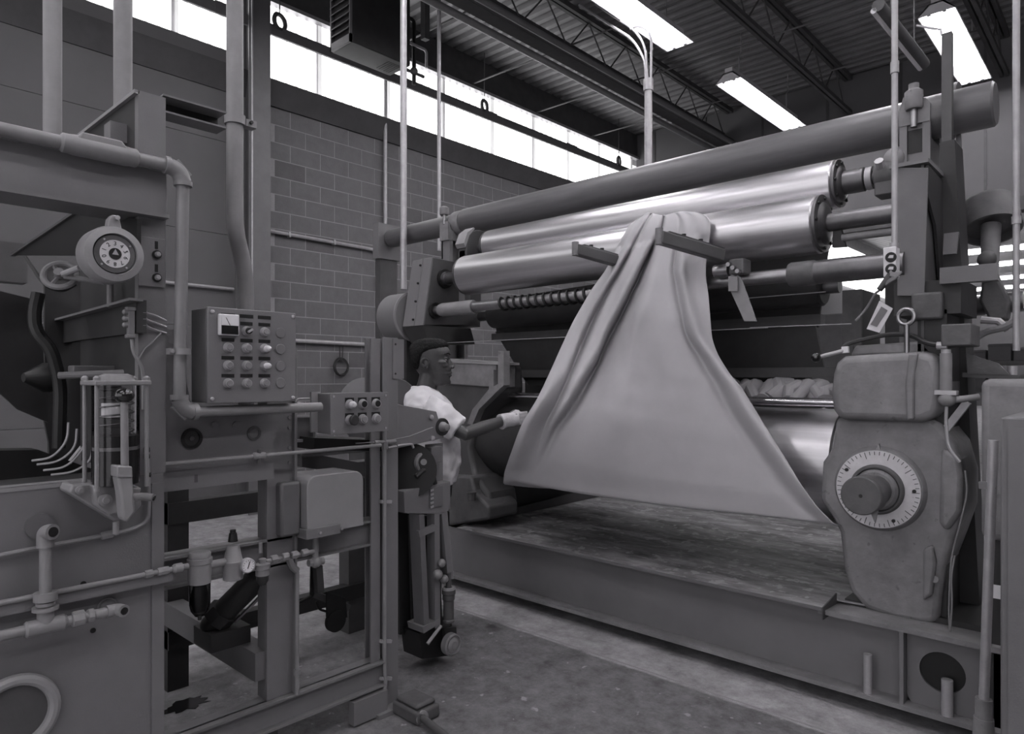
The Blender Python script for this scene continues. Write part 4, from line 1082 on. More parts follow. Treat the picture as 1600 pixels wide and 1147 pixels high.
# ---- upright post with its side plate
y215 = ax(216, 590, XF).y; y259 = ax(259, 590, XF).y
zt_ = ax(238, 147, XF).z
t = Thing('press_post', 'tall grey post rising from the cabinet beside the dial', 'post', (XF - 0.2, y215 + 0.04, ztop))
t.part('front_plate', MB().box(XF - 0.03, XF, y215, y259, ztop + 0.001, zt_), 'paint')
t.part('side_plate', MB().box(XF - 0.60, XF - 0.03, y215, y215 + 0.02, ztop, zt_), 'dark')  # dark colour stands in for the shade inside the machine
t.part('top_rim', MB().box(XF - 0.60, XF, y215 - 0.012, y215 + 0.004, zt_ - 0.012, zt_), 'paint_light')
t.part('tab', MB().box(XF - 0.62, XF - 0.58, y215 - 0.06, y215, zt_ - 0.2, zt_ - 0.02), 'paint_dark')
b = t.part('side_block', MB().box(XF - 0.16, XF - 0.10, y215 - 0.05, y215, ay(205, 205, y215).z - 0.03, ay(205, 190, y215).z), 'paint')
sl = MB(); bX(sl, 216, 258, 368, 446, XF + 0.01, 0.01, 216)
pl = t.part('slotted_plate', sl, 'paint', bevel=0.002)
for py in (385, 421):
    s_ = MB(); bX(s_, 242, 247, py - 8, py + 4, XF + 0.0115, 0.001, 244); t.part('slot', s_, 'black', pl)
    c = ax(245, py + 13, XF + 0.012)
    t.part('washer', MB().cyl(c - XA * 0.002, c + XA * 0.004, 0.014, n=16), 'black', pl)
    t.part('bolt', MB().lathe(c, XA, [(0.009, 0), (0.009, 0.012), (0.006, 0.016)], 10), 'galv', pl)
# slotted channel between post and conduit column
c0 = ax(259, 165, XF - 0.03); c1 = ax(352, 188, XF - 0.03)
t.part('channel_back', MB().box(XF - 0.1, XF - 0.09, y259, c1.y, c0.z - 0.02, c0.z + 0.028), 'black')
t.part('channel_flange', MB().box(XF - 0.1, XF - 0.02, y259, c1.y, c0.z - 0.026, c0.z - 0.02).box(XF - 0.1, XF - 0.02, y259, c1.y, c0.z + 0.028, c0.z + 0.034), 'paint')
for k in range(4):
    q = Vector((XF - 0.085, y259 + 0.04 + 0.045 * k, c0.z - 0.02))
    t.part('channel_nut', MB().cyl(q, q + ZA * 0.016, 0.011, n=6), 'paint')
# ---- top beam
zbt, zbb = ax(29, 219, XF + 0.03).z, ax(29, 300, XF + 0.03).z
t = Thing('channel_girder', 'heavy grey steel channel beam crossing the upper left below the conduit', 'beam', (XF, 0.2, zbb))
ye = ax(262, 590, XF + 0.03).y
t.part('web', MB().box(XF + 0.0, XF + 0.02, ym, ye, zbb, zbt), 'paint')
t.part('lower_flange', MB().box(XF - 0.12, XF + 0.045, ym, ye, zbb - 0.008, zbb + 0.004), 'paint')
t.part('upper_flange', MB().box(XF - 0.12, XF + 0.035, ym, ye, zbt - 0.004, zbt + 0.006), 'paint')
t.part('rear_beam', MB().box(XF - 1.85, XF - 1.75, ym, ye, zbb - 0.05, zbt), 'paint_dark')
gp = y215 - 0.015
t.part('gusset', MB().prism([ay(130, 326, gp), ay(214, 342, gp), ay(214, 399, gp), ay(20, 399, gp)], (0, 0.012, 0)), 'black')
t.part('gusset_edge', MB().bar(ay(130, 325, gp), ay(20, 399, gp), 0.02, 0.01), 'paint_dark')
# ---- workings between post and left edge, inner shade put into dark colours
t = Thing('machine_workings', 'shade-darkened inner plates and brackets of the machine behind the dial', 'machine part', (-3.1, 0.1, ztop))
XI = -3.12
t.part('back_plate', MB().prism([ax(a, b, XI) for a, b in ((70, 440), (226, 440), (226, 775), (80, 775), (76, 690), (70, 660))], (-0.02, 0, 0)), 'dark')
t.part('left_plate', MB().prism([ax(a, b, XI + 0.25) for a, b in ((-60, 440), (62, 470), (75, 660), (28, 640), (-60, 560))], (-0.015, 0, 0)), 'dark')
t.part('channel_bracket', MB().prism([ay(a, b, gp + 0.0) for a, b in ((213, 468), (75, 505), (75, 540), (120, 532), (213, 520))], (0, 0.03, 0)), 'dark')
t.part('bracket_edge', MB().bar(ay(213, 468, gp - 0.01), ay(72, 506, gp - 0.01), 0.04, 0.008), 'paint')
for px, w in ((150, 10), (168, 5), (186, 12), (204, 6)):
    m = MB(); bX(m, px, px + w, 556, 735, XI + 0.12, 0.05, px); t.part('slat', m, 'paint_dark')
t.part('cross_tube', MB().cyl(ax(92, 587, XF - 0.25), ax(212, 582, XF - 0.12), 0.012, n=10), 'paint')
m = MB(); bX(m, 114, 210, 571, 583, XF - 0.22, 0.06, 114); t.part('cross_plate', m, 'paint_mid', bevel=0.004)
t.part('rod', MB().cyl(ax(172, 440, XF - 0.15), ax(172, 480, XF - 0.15), 0.010, n=10), 'paint')
t.part('black_block', MB().prism([ax(a, b, -2.8) for a, b in ((-60, 705), (60, 703), (150, 735), (150, 760), (-60, 760))], (-0.1, 0, 0)), 'black')
t.part('pale_wedge', MB().prism([ax(a, b, -2.95) for a, b in ((146, 676), (146, 752), (88, 748))], (-0.03, 0, 0)), 'cloth')
t.part('hose_bundle', MB().tube([ax(60, 458, -2.7), ax(53, 490, -2.7), ax(56, 520, -2.68), ax(80, 545, -2.66), ax(95, 600, -2.66), ax(92, 700, -2.66)], 0.020, 10, 0.1), 'black')
t.part('black_cone', MB().lathe(ax(68, 590, -2.72), Vector((0.2, -1, 0)), [(0.05, -0.04), (0.05, 0.0), (0.015, 0.06)], 18), 'black')
t = None
for i, (a, b_) in enumerate((((105, 690), (50, 720)), ((118, 700), (58, 726)), ((132, 700), (68, 735)), ((143, 720), (80, 742)))):
    nm = ['top', 'second', 'third', 'lowest'][i]
    single('lead_wire', f'pale insulated lead sagging from the dark workings, {nm} of four', 'wire',
           MB().tube([ax(a[0] + 2, a[1] - 30, -2.6), ax(a[0], a[1], -2.6), ax((a[0] + b_[0]) / 2 + 4, b_[1] - 4, -2.62), ax(b_[0], b_[1], -2.66)], 0.004, 6, 0.08), 'galv', 'sagging leads')
# ---- belt pulley
t = Thing('belt_pulley', 'small spoked pulley wheel with a dark belt left of the dial', 'pulley', ax(95, 455, XF - 0.1))
pc = ax(94, 430, XF - 0.1); pa = Vector((0.75, -0.4, 0.45)).normalized()
t.part('rim', MB().torus(pc, pa, 0.045, 0.009, 28, 8), 'cast')
t.part('disc', MB().annulus(pc - pa * 0.004, pa, 0.018, 0.044, 0.004, 28), 'paint_dark')
t.part('hub', MB().cyl(pc - pa * 0.015, pc + pa * 0.02, 0.014, n=14), 'cast')
for k in range(3):
    a, u, w = frame_of(pa); d = u * math.cos(k * 2.1) + w * math.sin(k * 2.1)
    t.part('spoke', MB().bar(pc, pc + d * 0.045, 0.012, 0.008), 'cast')
t.part('drive_shaft', MB().cyl(pc, ax(125, 418, XF + 0.02), 0.009, n=10), 'galv')
t.part('link_rod', MB().cyl(ax(100, 432, XF - 0.08), ax(163, 441, XF - 0.02), 0.008, n=10), 'cast')
t.part('belt', MB().tube([ax(40, 402, XF - 0.3), ax(60, 432, XF - 0.15), ax(75, 449, XF - 0.1), ax(98, 455, XF - 0.09), ax(118, 444, XF - 0.1)], 0.006, 6, 0.05), 'black')
# ---- round counter dial
XD = -2.24
t = Thing('counter_dial', 'round grey counter with a numbered white dial at the upper left', 'dial', ax(178, 440, XD))
dc = ax(179, 397, XD)
t.part('housing', MB().lathe(dc - XA * 0.085, XA, [(0.058, 0), (0.080, 0.008), (0.084, 0.02), (0.084, 0.075), (0.080, 0.088), (0.060, 0.094), (0.056, 0.070)], 48), 'paint_light')
fc = t.part('face', MB().cyl(dc - XA * 0.02, dc + XA * 0.003, 0.0555, n=40), 'cast_dark')
t.part('number_disc', MB().cyl(dc + XA * 0.003, dc + XA * 0.0045, 0.041, n=40), 'dial', fc)
t.part('centre_hub', MB().cyl(dc + XA * 0.0045, dc + XA * 0.007, 0.017, n=24), 'black', fc)
t.part('pointer', MB().prism([dc + Vector((0.0075, 0.0, 0.014)), dc + Vector((0.0075, 0.009, -0.003)), dc + Vector((0.0075, -0.009, -0.003))], (0.001, 0, 0)), 'galv', fc)
rot = Matrix(((0, 0, 1), (1, 0, 0), (0, 1, 0)))
for k in range(10):
    a = math.radians(90 - 36 * (k - 3))
    me = txt(str(k), 0.017)
    pos = dc + Vector((0.005, math.cos(a) * 0.030, math.sin(a) * 0.030))
    rz = Matrix.Rotation(a - math.pi / 2, 3, 'Z')
    me.transform((rot @ rz).to_4x4()); me.materials.clear(); me.materials.append(MATS['black'])
    o = bpy.data.objects.new('numeral', me); COL.objects.link(o); o.parent = fc; o.location = pos - t.loc
for a in (0.6, 2.2, 3.9, 5.4):
    q = dc + Vector((0.003, math.cos(a) * 0.049, math.sin(a) * 0.049))
    t.part('rim_screw', MB().cyl(q, q + XA * 0.003, 0.003, n=8), 'galv', fc)
tp = ax(176, 352, XD - 0.03)
lg = t.part('lug', MB().prism([tp + Vector((0, -0.026, -0.03)), tp + Vector((0, 0.02, -0.03)), tp + Vector((0, 0.012, 0.01)), tp + Vector((0, 0.004, 0.026)), tp + Vector((0, -0.010, 0.026)), tp + Vector((0, -0.020, 0.012))], (0.03, 0, 0)), 'paint_light', bevel=0.004)
q = ax(182, 341, XD)
t.part('lug_bolt', MB().cyl(q - XA * 0.01, q + XA * 0.012, 0.007, n=10), 'galv', lg)
t.part('mount', MB().box(XF, XD - 0.08, dc.y - 0.03, dc.y + 0.03, dc.z - 0.03, dc.z + 0.03), 'paint')
# ---- conduit run with fittings
XC = -2.30
t = Thing('conduit_run', 'thick grey conduit with elbows framing the control panel', 'conduit', ax(286, 632, XC))
A1, A2 = ax(30, 208, XC), ax(280, 262, XC)
A2.z = A1.z
A3 = Vector((XC, ax(286, 590, XC).y, A2.z)); A4 = Vector((XC - 0.03, A3.y, ax(286, 645, XC).z)); A5 = Vector((XC - 0.05, ax(512, 590, XC).y, A4.z))
r_ = 0.0195
t.part('upper_pipe', MB().tube([Vector((XC, ym, A1.z)), A3 - YA * 0.02], r_, 16), 'pipe_grey')
t.part('down_pipe', MB().tube([A3 - ZA * 0.02, A4 + ZA * 0.02], r_, 16), 'pipe_grey')
t.part('lower_pipe', MB().tube([A4 + YA * 0.02, A5], r_ * 0.92, 16), 'pipe_grey')
for c, s1, s2 in ((A3, -YA, -ZA), (A4, ZA, YA)):
    e = t.part('elbow', MB().tube([c + s1 * 0.045, c + s1 * 0.012 + s2 * 0.012, c + s2 * 0.045], 0.026, 16, 0.03), 'pipe_grey')
    t.part('elbow_cover', MB().bar(c + s1 * 0.03 - s2 * 0.012 + XA * 0.0, c - s1 * 0.012 + s2 * 0.03, 0.04, 0.014, (1, 0, 0)), 'pipe_grey', e)
    for s_ in (s1, s2):
        t.part('collar', MB().cyl(c + s_ * 0.042, c + s_ * 0.058, 0.028, n=16), 'pipe_grey', e)
yb0, yb1 = ax(97, 590, XC).y, ax(212, 590, XC).y
cb = t.part('conduit_body', MB().lathe((XC, yb0, A1.z), YA, [(0.021, -0.006), (0.028, 0.0), (0.028, 0.016), (0.030, 0.03), (0.030, yb1 - yb0 - 0.03), (0.028, yb1 - yb0 - 0.016), (0.028, yb1 - yb0), (0.021, yb1 - yb0 + 0.006)], 20), 'pipe_grey')
t.part('body_cover', MB().prism([(XC - 0.024, yb0 + 0.028, A1.z + 0.01), (XC - 0.024, yb0 + 0.045, A1.z + 0.038), (XC - 0.024, yb1 - 0.045, A1.z + 0.038), (XC - 0.024, yb1 - 0.022, A1.z + 0.01)], (0.048, 0, 0)), 'pipe_grey', cb, bevel=0.005)
st = ax(272, 549, XC)
t.part('strap', MB().bar(Vector((XC - 0.02, st.y - 0.012, st.z)), Vector((XC - 0.02, A3.y + 0.02, st.z)), 0.028, 0.02, (0, 0, 1)).annulus(Vector((XC, A3.y, st.z - 0.01)), ZA, r_, r_ + 0.004, 0.02, 20), 'pipe_grey')
t.part('strap_bolt', MB().cyl(Vector((XC - 0.015, st.y - 0.004, st.z)), Vector((XC + 0.003, st.y - 0.004, st.z)), 0.006, n=8), 'galv')
# ---- mounting plate behind the control panel
XM = -2.44
t = Thing('mounting_plate', 'large grey mounting plate with two round holes below the control panel', 'plate', ax(250, 772, XM))
t.part('plate', MB().prism([ax(a, b, XM) for a, b in ((250, 513), (276, 516), (300, 640), (428, 640), (428, 748), (250, 770))], (-0.012, 0, 0)), 'paint')
for (px, py, R) in ((299, 685, 0.036), (396, 677, 0.026)):
    c = ax(px, py, XM)
    h = t.part('grommet', MB().annulus(c, XA, R * 0.72, R, 0.008, 28), 'black' if R > .03 else 'paint_dark')
    t.part('plug', MB().cyl(c - XA * 0.001, c + XA * 0.003, R * 0.74, n=24), 'dark' if R > .03 else 'paint_mid', h)
    if R > .03: t.part('plug_centre', MB().cyl(c, c + XA * 0.006, R * 0.22, n=14), 'paint_dark', h)
for px in (335, 368):
    c = ax(px, 664, XM); t.part('bolt', MB().cyl(c, c + XA * 0.008, 0.012, n=14), 'paint')
m = MB(); bX(m, 304, 309, 742, 754, XM + 0.001, 0.001, 304); t.part('paint_chip', m, 'cast_dark')
# ---- main control panel
XP = -2.30
y0, y1 = ax(325, 590, XP).y, ax(462, 590, XP).y
z0, z1 = ax(325, 630, XP).z, ax(325, 480, XP).z
t = Thing('control_panel', 'grey control panel box with twelve push buttons, four blanks and a meter', 'control panel', (XP - 0.15, y0, z0))
t.part('box', MB().box(XP - 0.135, XP - 0.012, y0, y1, z0, z1), 'paint', bevel=0.004)
t.part('door', MB().box(XP - 0.011, XP, y0 - 0.002, y1 + 0.002, z0 - 0.002, z1 + 0.002), 'paint', bevel=0.003)
def button(t, c, r, style, plate=True, n=18):
    bk = t.part('push_button', MB().lathe(c, XA, [(r * 1.28, 0), (r * 1.28, 0.004), (r * 1.05, 0.010), (r * 1.02, 0.016)], n), 'galv')
    if style == 'flush':
        t.part('button_cap', MB().lathe(c + XA * 0.012, XA, [(r * 0.8, 0), (r * 0.8, 0.006), (r * 0.7, 0.008)], n), 'pipe_grey', bk)
    elif style == 'lamp':
        t.part('lamp_lens', MB().lathe(c + XA * 0.012, XA, [(r * 0.8, 0), (r * 0.82, 0.016), (r * 0.6, 0.026), (r * 0.2, 0.03)], n), 'tag', bk)
    elif style == 'dark':
        t.part('button_cap', MB().lathe(c + XA * 0.014, XA, [(r * 0.78, 0), (r * 0.78, 0.004)], n), 'black', bk)
    elif style == 'mushroom':
        t.part('mushroom_cap', MB().lathe(c + XA * 0.012, XA, [(r * 0.6, 0), (r * 0.7, 0.014), (r * 1.3, 0.018), (r * 1.3, 0.026), (r * 1.1, 0.03)], n), 'dark', bk)
    elif style == 'selector':
        k = t.part('selector_knob', MB().lathe(c + XA * 0.012, XA, [(r * 0.85, 0), (r * 0.8, 0.012)], n), 'black', bk)
        t.part('knob_grip', MB().bar(c + Vector((0.028, -r * 0.6, -r * 0.4)), c + Vector((0.028, r * 0.6, r * 0.4)), 0.006, 0.012, (1, 0, 0)), 'galv', bk)
    return bk
colp = (356, 385, 413); rowp = (516, 543, 571, 599)
for ri, py in enumerate(rowp):
    for ci, px in enumerate(colp):
        if ri == 0 and ci == 0: continue
        c = ax(px, 590, XP); c.z = ax(356, py, XP).z
        stl = 'selector' if (ri, ci) == (0, 1) else ('lamp' if (ci == 2 and ri in (1, 2)) else 'flush')
        b = button(t, c, 0.0135, stl)
        t.part('legend_plate', MB().box(XP, XP + 0.0015, c.y - 0.022, c.y + 0.022, c.z + 0.020, c.z + 0.032), 'black', b)
for py in rowp:
    c = ax(438, 590, XP); c.z = ax(356, py, XP).z
    t.part('blank_plug', MB().lathe(c, XA, [(0.019, 0), (0.019, 0.003), (0.017, 0.005)], 20), 'paint')
for k in range(3):
    c = ax((356, 385, 413)[k], 590, XP); c.z = z1 - 0.022
    t.part('fuse_plate', MB().box(XP, XP + 0.002, c.y - 0.024, c.y + 0.024, c.z - 0.006, c.z + 0.006), 'black')
mc = ax(355, 590, XP); mz = ax(355, 508, XP).z
me_ = t.part('meter', MB().box(XP, XP + 0.02, mc.y - 0.034, mc.y + 0.034, mz - 0.036, mz + 0.036), 'enamel', bevel=0.004)
t.part('meter_window', MB().box(XP + 0.0195, XP + 0.0215, mc.y - 0.028, mc.y + 0.028, mz - 0.002, mz + 0.030), 'white', me_)
t.part('meter_cover', MB().box(XP + 0.0195, XP + 0.0225, mc.y - 0.029, mc.y + 0.029, mz - 0.032, mz - 0.003), 'gloss_black', me_)
t.part('needle', MB().bar(Vector((XP + 0.022, mc.y, mz - 0.002)), Vector((XP + 0.022, mc.y - 0.014, mz + 0.024)), 0.0015, 0.001, (1, 0, 0)), 'black', me_)
for (yy, zz) in ((y0 + 0.014, z1 - 0.014), (y1 - 0.012, z1 - 0.012), (y0 + 0.014, z0 + 0.014), (y1 - 0.012, z0 + 0.012)):
    t.part('cover_screw', MB().lathe((XP, yy, zz), XA, [(0.007, 0), (0.007, 0.004), (0.004, 0.007)], 10), 'galv')
# ---- small push-button station
XS = -2.38
y0, y1 = ax(517, 590, XS).y, ax(606, 590, XS).y
z0, z1 = ax(517, 679, XS).z, ax(517, 615, XS).z
t = Thing('button_station', 'smaller grey box with six protruding buttons in two rows', 'control panel', (XS - 0.1, y0, z0))
t.part('box', MB().box(XS - 0.10, XS - 0.008, y0, y1, z0, z1), 'paint', bevel=0.004)
t.part('cover', MB().box(XS - 0.007, XS, y0 - 0.002, y1 + 0.002, z0 - 0.002, z1 + 0.002), 'paint', bevel=0.002)
sty = [['lamp', 'dark', 'dark'], ['mushroom', 'flush', 'flush']]
for ri, py in enumerate((632, 656)):
    for ci, px in enumerate((546, 566, 587)):
        c = ax(px, 590, XS); c.z = ax(546, py, XS).z
        b = button(t, c, 0.0165, sty[ri][ci])
        t.part('legend_plate', MB().box(XS, XS + 0.0015, c.y - 0.021, c.y + 0.021, c.z - 0.0, c.z + 0.027), 'black', b)
for (yy, zz) in ((y0 + 0.012, z1 - 0.012), (y1 - 0.012, z1 - 0.012), (y0 + 0.012, z0 + 0.012), (y1 - 0.012, z0 + 0.012)):
    t.part('cover_screw', MB().lathe((XS, yy, zz), XA, [(0.005, 0), (0.005, 0.003)], 8), 'galv')
t.part('side_flange', MB().box(XS - 0.105, XS - 0.095, y0 - 0.03, y0 + 0.01, z0 + 0.005, z1 + 0.005), 'paint_light')
# ---- manifold block with capped outlets and copper-thin tubes
XO = -2.33
t = Thing('grease_manifold', 'small grease manifold block with six fittings on the post', 'manifold', ax(205, 526, XO))
m = MB(); bX(m, 201, 211, 481, 524, XO, 0.02, 201); t.part('block', m, 'paint', bevel=0.002)
for py in (479, 522):
    m = MB(); bX(m, 199, 213, py, py + 6, XO + 0.003, 0.026, 199); t.part('end_cap', m, 'paint', bevel=0.002)
for k, py in enumerate((488, 498, 508)):
    c = ax(201, py, XO - 0.01); d = ax(212, py, XO - 0.01)
    t.part('cap_nut', MB().lathe(c, -YA, [(0.007, 0), (0.008, 0.004), (0.008, 0.014), (0.004, 0.018)], 12), 'pipe_grey')
    f = t.part('outlet_fitting', MB().lathe(d, YA, [(0.007, 0), (0.007, 0.012), (0.005, 0.012), (0.005, 0.018), (0.008, 0.019), (0.008, 0.03), (0.004, 0.034)], 12), 'pipe_grey')
    t.part('line', MB().tube([d + YA * 0.03, d + Vector((-0.01, 0.06, -0.004 - 0.004 * k)), d + Vector((-0.02, 0.10, -0.02))], 0.0035, 6, 0.03), 'galv', f)
t.part('inlet_tube', MB().tube([ax(206, 530, XO - 0.01), ax(208, 552, XO - 0.01), ax(221, 570, XO - 0.01), ax(224, 590, XO - 0.02), ax(224, 640, XO - 0.02)], 0.0055, 8, 0.03), 'pipe_grey')
t.part('thin_line', MB().tube([ax(252, 520, XO - 0.02), ax(236, 538, XO - 0.02), ax(226, 545, XO - 0.02), ax(217, 562, XO - 0.02)], 0.003, 6, 0.03), 'cable')
# ---- glass grease pump
XL = -2.22
t = Thing('grease_pump', 'hand grease pump with glass reservoir and black ball handle on the cabinet', 'pump', ax(185, 790, XL))
cc = ax(181, 680, XL - 0.02); zb_, ztp = ax(181, 757, XL).z, ax(181, 602, XL).z
R = 0.063
t.part('glass_cylinder', MB().lathe((cc.x, cc.y, zb_), ZA, [(R, 0), (R, ztp - zb_)], 40, False, False), 'glass')
zo = ax(181, 697, XL).z
t.part('grease', MB().cyl((cc.x, cc.y, zb_), (cc.x, cc.y, zo), R * 0.95, n=36), 'black')
t.part('follower_plate', MB().cyl((cc.x, cc.y, zo), (cc.x, cc.y, zo + 0.03), R * 0.96, n=36), 'black')
t.part('follower_ring', MB().annulus((cc.x, cc.y, zo - 0.012), ZA, R * 0.955, R * 0.965, 0.01, 36), 'pipe_grey')
t.part('plunger', MB().cyl((cc.x, cc.y - 0.012, ax(181, 652, XL).z), (cc.x, cc.y - 0.012, ax(181, 630, XL).z), 0.026, n=20), 'white')
pts = []
for i in range(5 * 16 + 1):
    a = 2 * math.pi * i / 16; f = i / 80
    pts.append((cc.x + 0.047 * math.cos(a), cc.y + 0.047 * math.sin(a), zo + 0.04 + f * (ztp - zo - 0.045)))
t.part('spring', MB().tube(pts, 0.0025, 6), 'steel_dark')
tp = t.part('top_plate', MB().box(cc.x - 0.07, cc.x + 0.07, cc.y - 0.075, cc.y + 0.075, ztp, ztp + 0.014), 'pipe_grey', bevel=0.003)
t.part('cap', MB().lathe((cc.x, cc.y, ztp + 0.014), ZA, [(0.05, 0), (0.045, 0.014), (0.03, 0.02)], 20), 'pipe_grey', tp)
for sx in (-1, 1):
    for sy in (-1, 1):
        p = Vector((cc.x + sx * 0.055, cc.y + sy * 0.066, zb_ - 0.01))
        r0 = t.part('tie_rod', MB().cyl(p, Vector((p.x, p.y, ztp + 0.016)), 0.006, n=10), 'pipe_grey')
        t.part('acorn_nut', MB().lathe(Vector((p.x, p.y, ztp + 0.014)), ZA, [(0.010, 0), (0.010, 0.008), (0.004, 0.014)], 8), 'pipe_grey', r0)
base = [(107, 770), (113, 757), (152, 755), (218, 760), (222, 790), (200, 815), (180, 815), (165, 805)]
t.part('base_bracket', MB().prism([ax(a, b, XL - 0.035) for a, b in base], (-0.10, 0, 0)), 'pipe_grey', bevel=0.006)
t.part('front_casting', MB().prism([ax(a, b, XL) for a, b in ((145, 758), (222, 762), (218, 776), (196, 800), (172, 806), (150, 790))], (-0.04, 0, 0)), 'pipe_grey', bevel=0.006)
for (px, py, r2) in ((124, 766, 0.012), (163, 781, 0.018)):
    c = ax(px, py, XL - 0.034 if px < 140 else XL)
    t.part('boss_bolt', MB().lathe(c, XA, [(r2, 0), (r2, 0.012), (r2 * 0.55, 0.014), (r2 * 0.5, 0.02)], 16), 'pipe_grey')
lv0, lv1 = ax(195, 735, XL + 0.075), ax(194, 622, XL + 0.09)
lv = t.part('lever', MB().cyl(lv0, lv1, 0.0105, 0.010, n=14), 'pipe_grey')
t.part('ball_knob', MB().ball(ax(194, 618, XL + 0.09), 0.0255, (1, 1.05, 0.82), 24, 14), 'gloss_black', lv)
t.part('lever_socket', MB().prism([ax(a, b, XL + 0.095) for a, b in ((184, 728), (207, 729), (208, 748), (209, 765), (212, 800), (200, 817), (192, 812), (188, 770), (184, 750))], (-0.05, 0, 0)), 'pipe_grey', lv, bevel=0.007)
t.part('socket_lip', MB().prism([ax(a, b, XL + 0.099) for a, b in ((183, 728), (207, 729), (208, 747), (183, 747))], (-0.058, 0, 0)), 'pipe_grey', lv, bevel=0.004)
o_ = ax(222, 776, XL)
t.part('outlet_nipple', MB().tube([ax(205, 776, XL), ax(226, 776, XL), ax(240, 778, XL + 0.02)], 0.012, 12, 0.01), 'pipe_grey')
t.part('nipple_bore', MB().cyl(ax(240, 778, XL + 0.02), ax(242, 778.5, XL + 0.022), 0.0085, n=12), 'black')
t.part('drain_fitting', MB().cyl(ax(181, 815, XL - 0.03), ax(181, 834, XL - 0.03), 0.009, n=12), 'pipe_grey')
# ---- grease and air lines on the cabinet face
XT = XF + 0.02
t = Thing('grease_line', 'thin painted tube with a union running below the grease pump', 'tube', ax(150, 845, XT))
t.part('tube', MB().tube([ax(-60, 880, XT), ax(28, 862, XT), ax(150, 839, XT), ax(205, 828, XT), ax(232, 815, XT), ax(233, 780, XT), ax(230, 700, XT)], 0.0065, 8, 0.03), 'pipe_grey')
t.part('union', MB().lathe(ax(158, 838, XT), (ax(175, 834, XT) - ax(158, 838, XT)), [(0.011, 0), (0.012, 0.004), (0.012, 0.028), (0.011, 0.032)], 8), 'pipe_grey')
t.part('tee_leg', MB().cyl(ax(181, 836, XT), ax(181, 818, XT), 0.008, n=10), 'pipe_grey')
for (px, py) in ((229, 703), (229, 713), (231, 742)):
    t.part('tube_clip', MB().cyl(ax(px - 4, py, XT), ax(px + 4, py, XT), 0.009, n=8), 'dark')
t = Thing('air_line', 'painted air pipe running along the cabinet ledge to the filter', 'tube', ax(150, 918, XT + 0.03))
XT2 = XF + 0.045
za = ax(28, 937, XT2).z
a0, a1 = Vector((XT2, ym, za)), Vector((XT2, ax(284, 590, XT2).y, za))
t.part('pipe', MB().cyl(a0, a1, 0.008, n=12), 'pipe_grey')
for px, w in ((226, 0.02), (246, 0.03)):
    c = Vector((XT2, ax(px, 590, XT2).y, za))
    t.part('coupling', MB().lathe(c, YA, [(0.012, 0), (0.013, 0.004), (0.013, w), (0.012, w + 0.004)], 8), 'pipe_grey')
t.part('end_union', MB().lathe(a1 - YA * 0.03, YA, [(0.010, 0), (0.016, 0.008), (0.016, 0.03), (0.010, 0.034), (0.010, 0.05)], 12), 'pipe_grey')
t = Thing('water_pipe', 'stout painted pipework with tee and union low on the cabinet', 'pipe', ax(100, 985, XF + 0.05))
XW = XF + 0.07
z_r = ax(70, 978, XW).z
yv = ax(71, 590, XW).y
t.part('run_pipe', MB().cyl((XW, ym, z_r), (XW, ax(188, 590, XW).y, z_r), 0.0145, n=16), 'pipe_grey')
t.part('tee', MB().lathe((XW, yv - 0.05, z_r), YA, [(0.018, 0), (0.023, 0.006), (0.023, 0.094), (0.018, 0.10)], 18).cyl((XW, yv, z_r), (XW, yv, z_r + 0.045), 0.021, n=18), 'pipe_grey')
for k, (rr, h0, h1) in enumerate(((0.033, 0.045, 0.055), (0.024, 0.058, 0.068), (0.030, 0.072, 0.095))):
    t.part('union_ring', MB().cyl((XW, yv, z_r + h0), (XW, yv, z_r + h1), rr, n=16), 'pipe_grey')
zt2 = ax(71, 838, XW).z
t.part('riser', MB().cyl((XW, yv, z_r + 0.09), (XW, yv, zt2), 0.0155, n=16), 'pipe_grey')
el = t.part('riser_elbow', MB().tube([(XW, yv, zt2 - 0.03), (XW, yv, zt2 + 0.012), (XW + 0.025, yv + 0.012, zt2 + 0.014)], 0.022, 16, 0.02), 'pipe_grey')
t.part('elbow_bore', MB().cyl((XW + 0.0255, yv + 0.0125, zt2 + 0.014), (XW + 0.027, yv + 0.013, zt2 + 0.0141), 0.014, n=16), 'black', el)
t.part('wall_flange', MB().cyl((XF, yv, zt2 + 0.02), (XF + 0.012, yv, zt2 + 0.02), 0.036, n=20), 'paint_mid')
yu = ax(124, 590, XW).y
for k, (o1, w, rr) in enumerate(((-0.05, 0.016, 0.019), (-0.02, 0.03, 0.023), (0.02, 0.016, 0.02))):
    t.part('hex_union', MB().lathe((XW, yu + o1, z_r), YA, [(rr * .85, 0), (rr, 0.003), (rr, w), (rr * .85, w + 0.003)], 8), 'pipe_grey')
ye_ = ax(184, 590, XW).y
t.part('end_elbow', MB().tube([(XW, ye_ - 0.03, z_r), (XW, ye_, z_r), (XW + 0.03, ye_ + 0.008, z_r)], 0.0185, 14, 0.02), 'pipe_grey')
t.part('end_bore', MB().cyl((XW + 0.0305, ye_ + 0.0082, z_r), (XW + 0.032, ye_ + 0.0085, z_r), 0.011, n=14), 'black')
t.part('cast_ring', MB().torus(ax(168, 948, XF + 0.002), XA, 0.026, 0.004, 24, 6), 'paint')
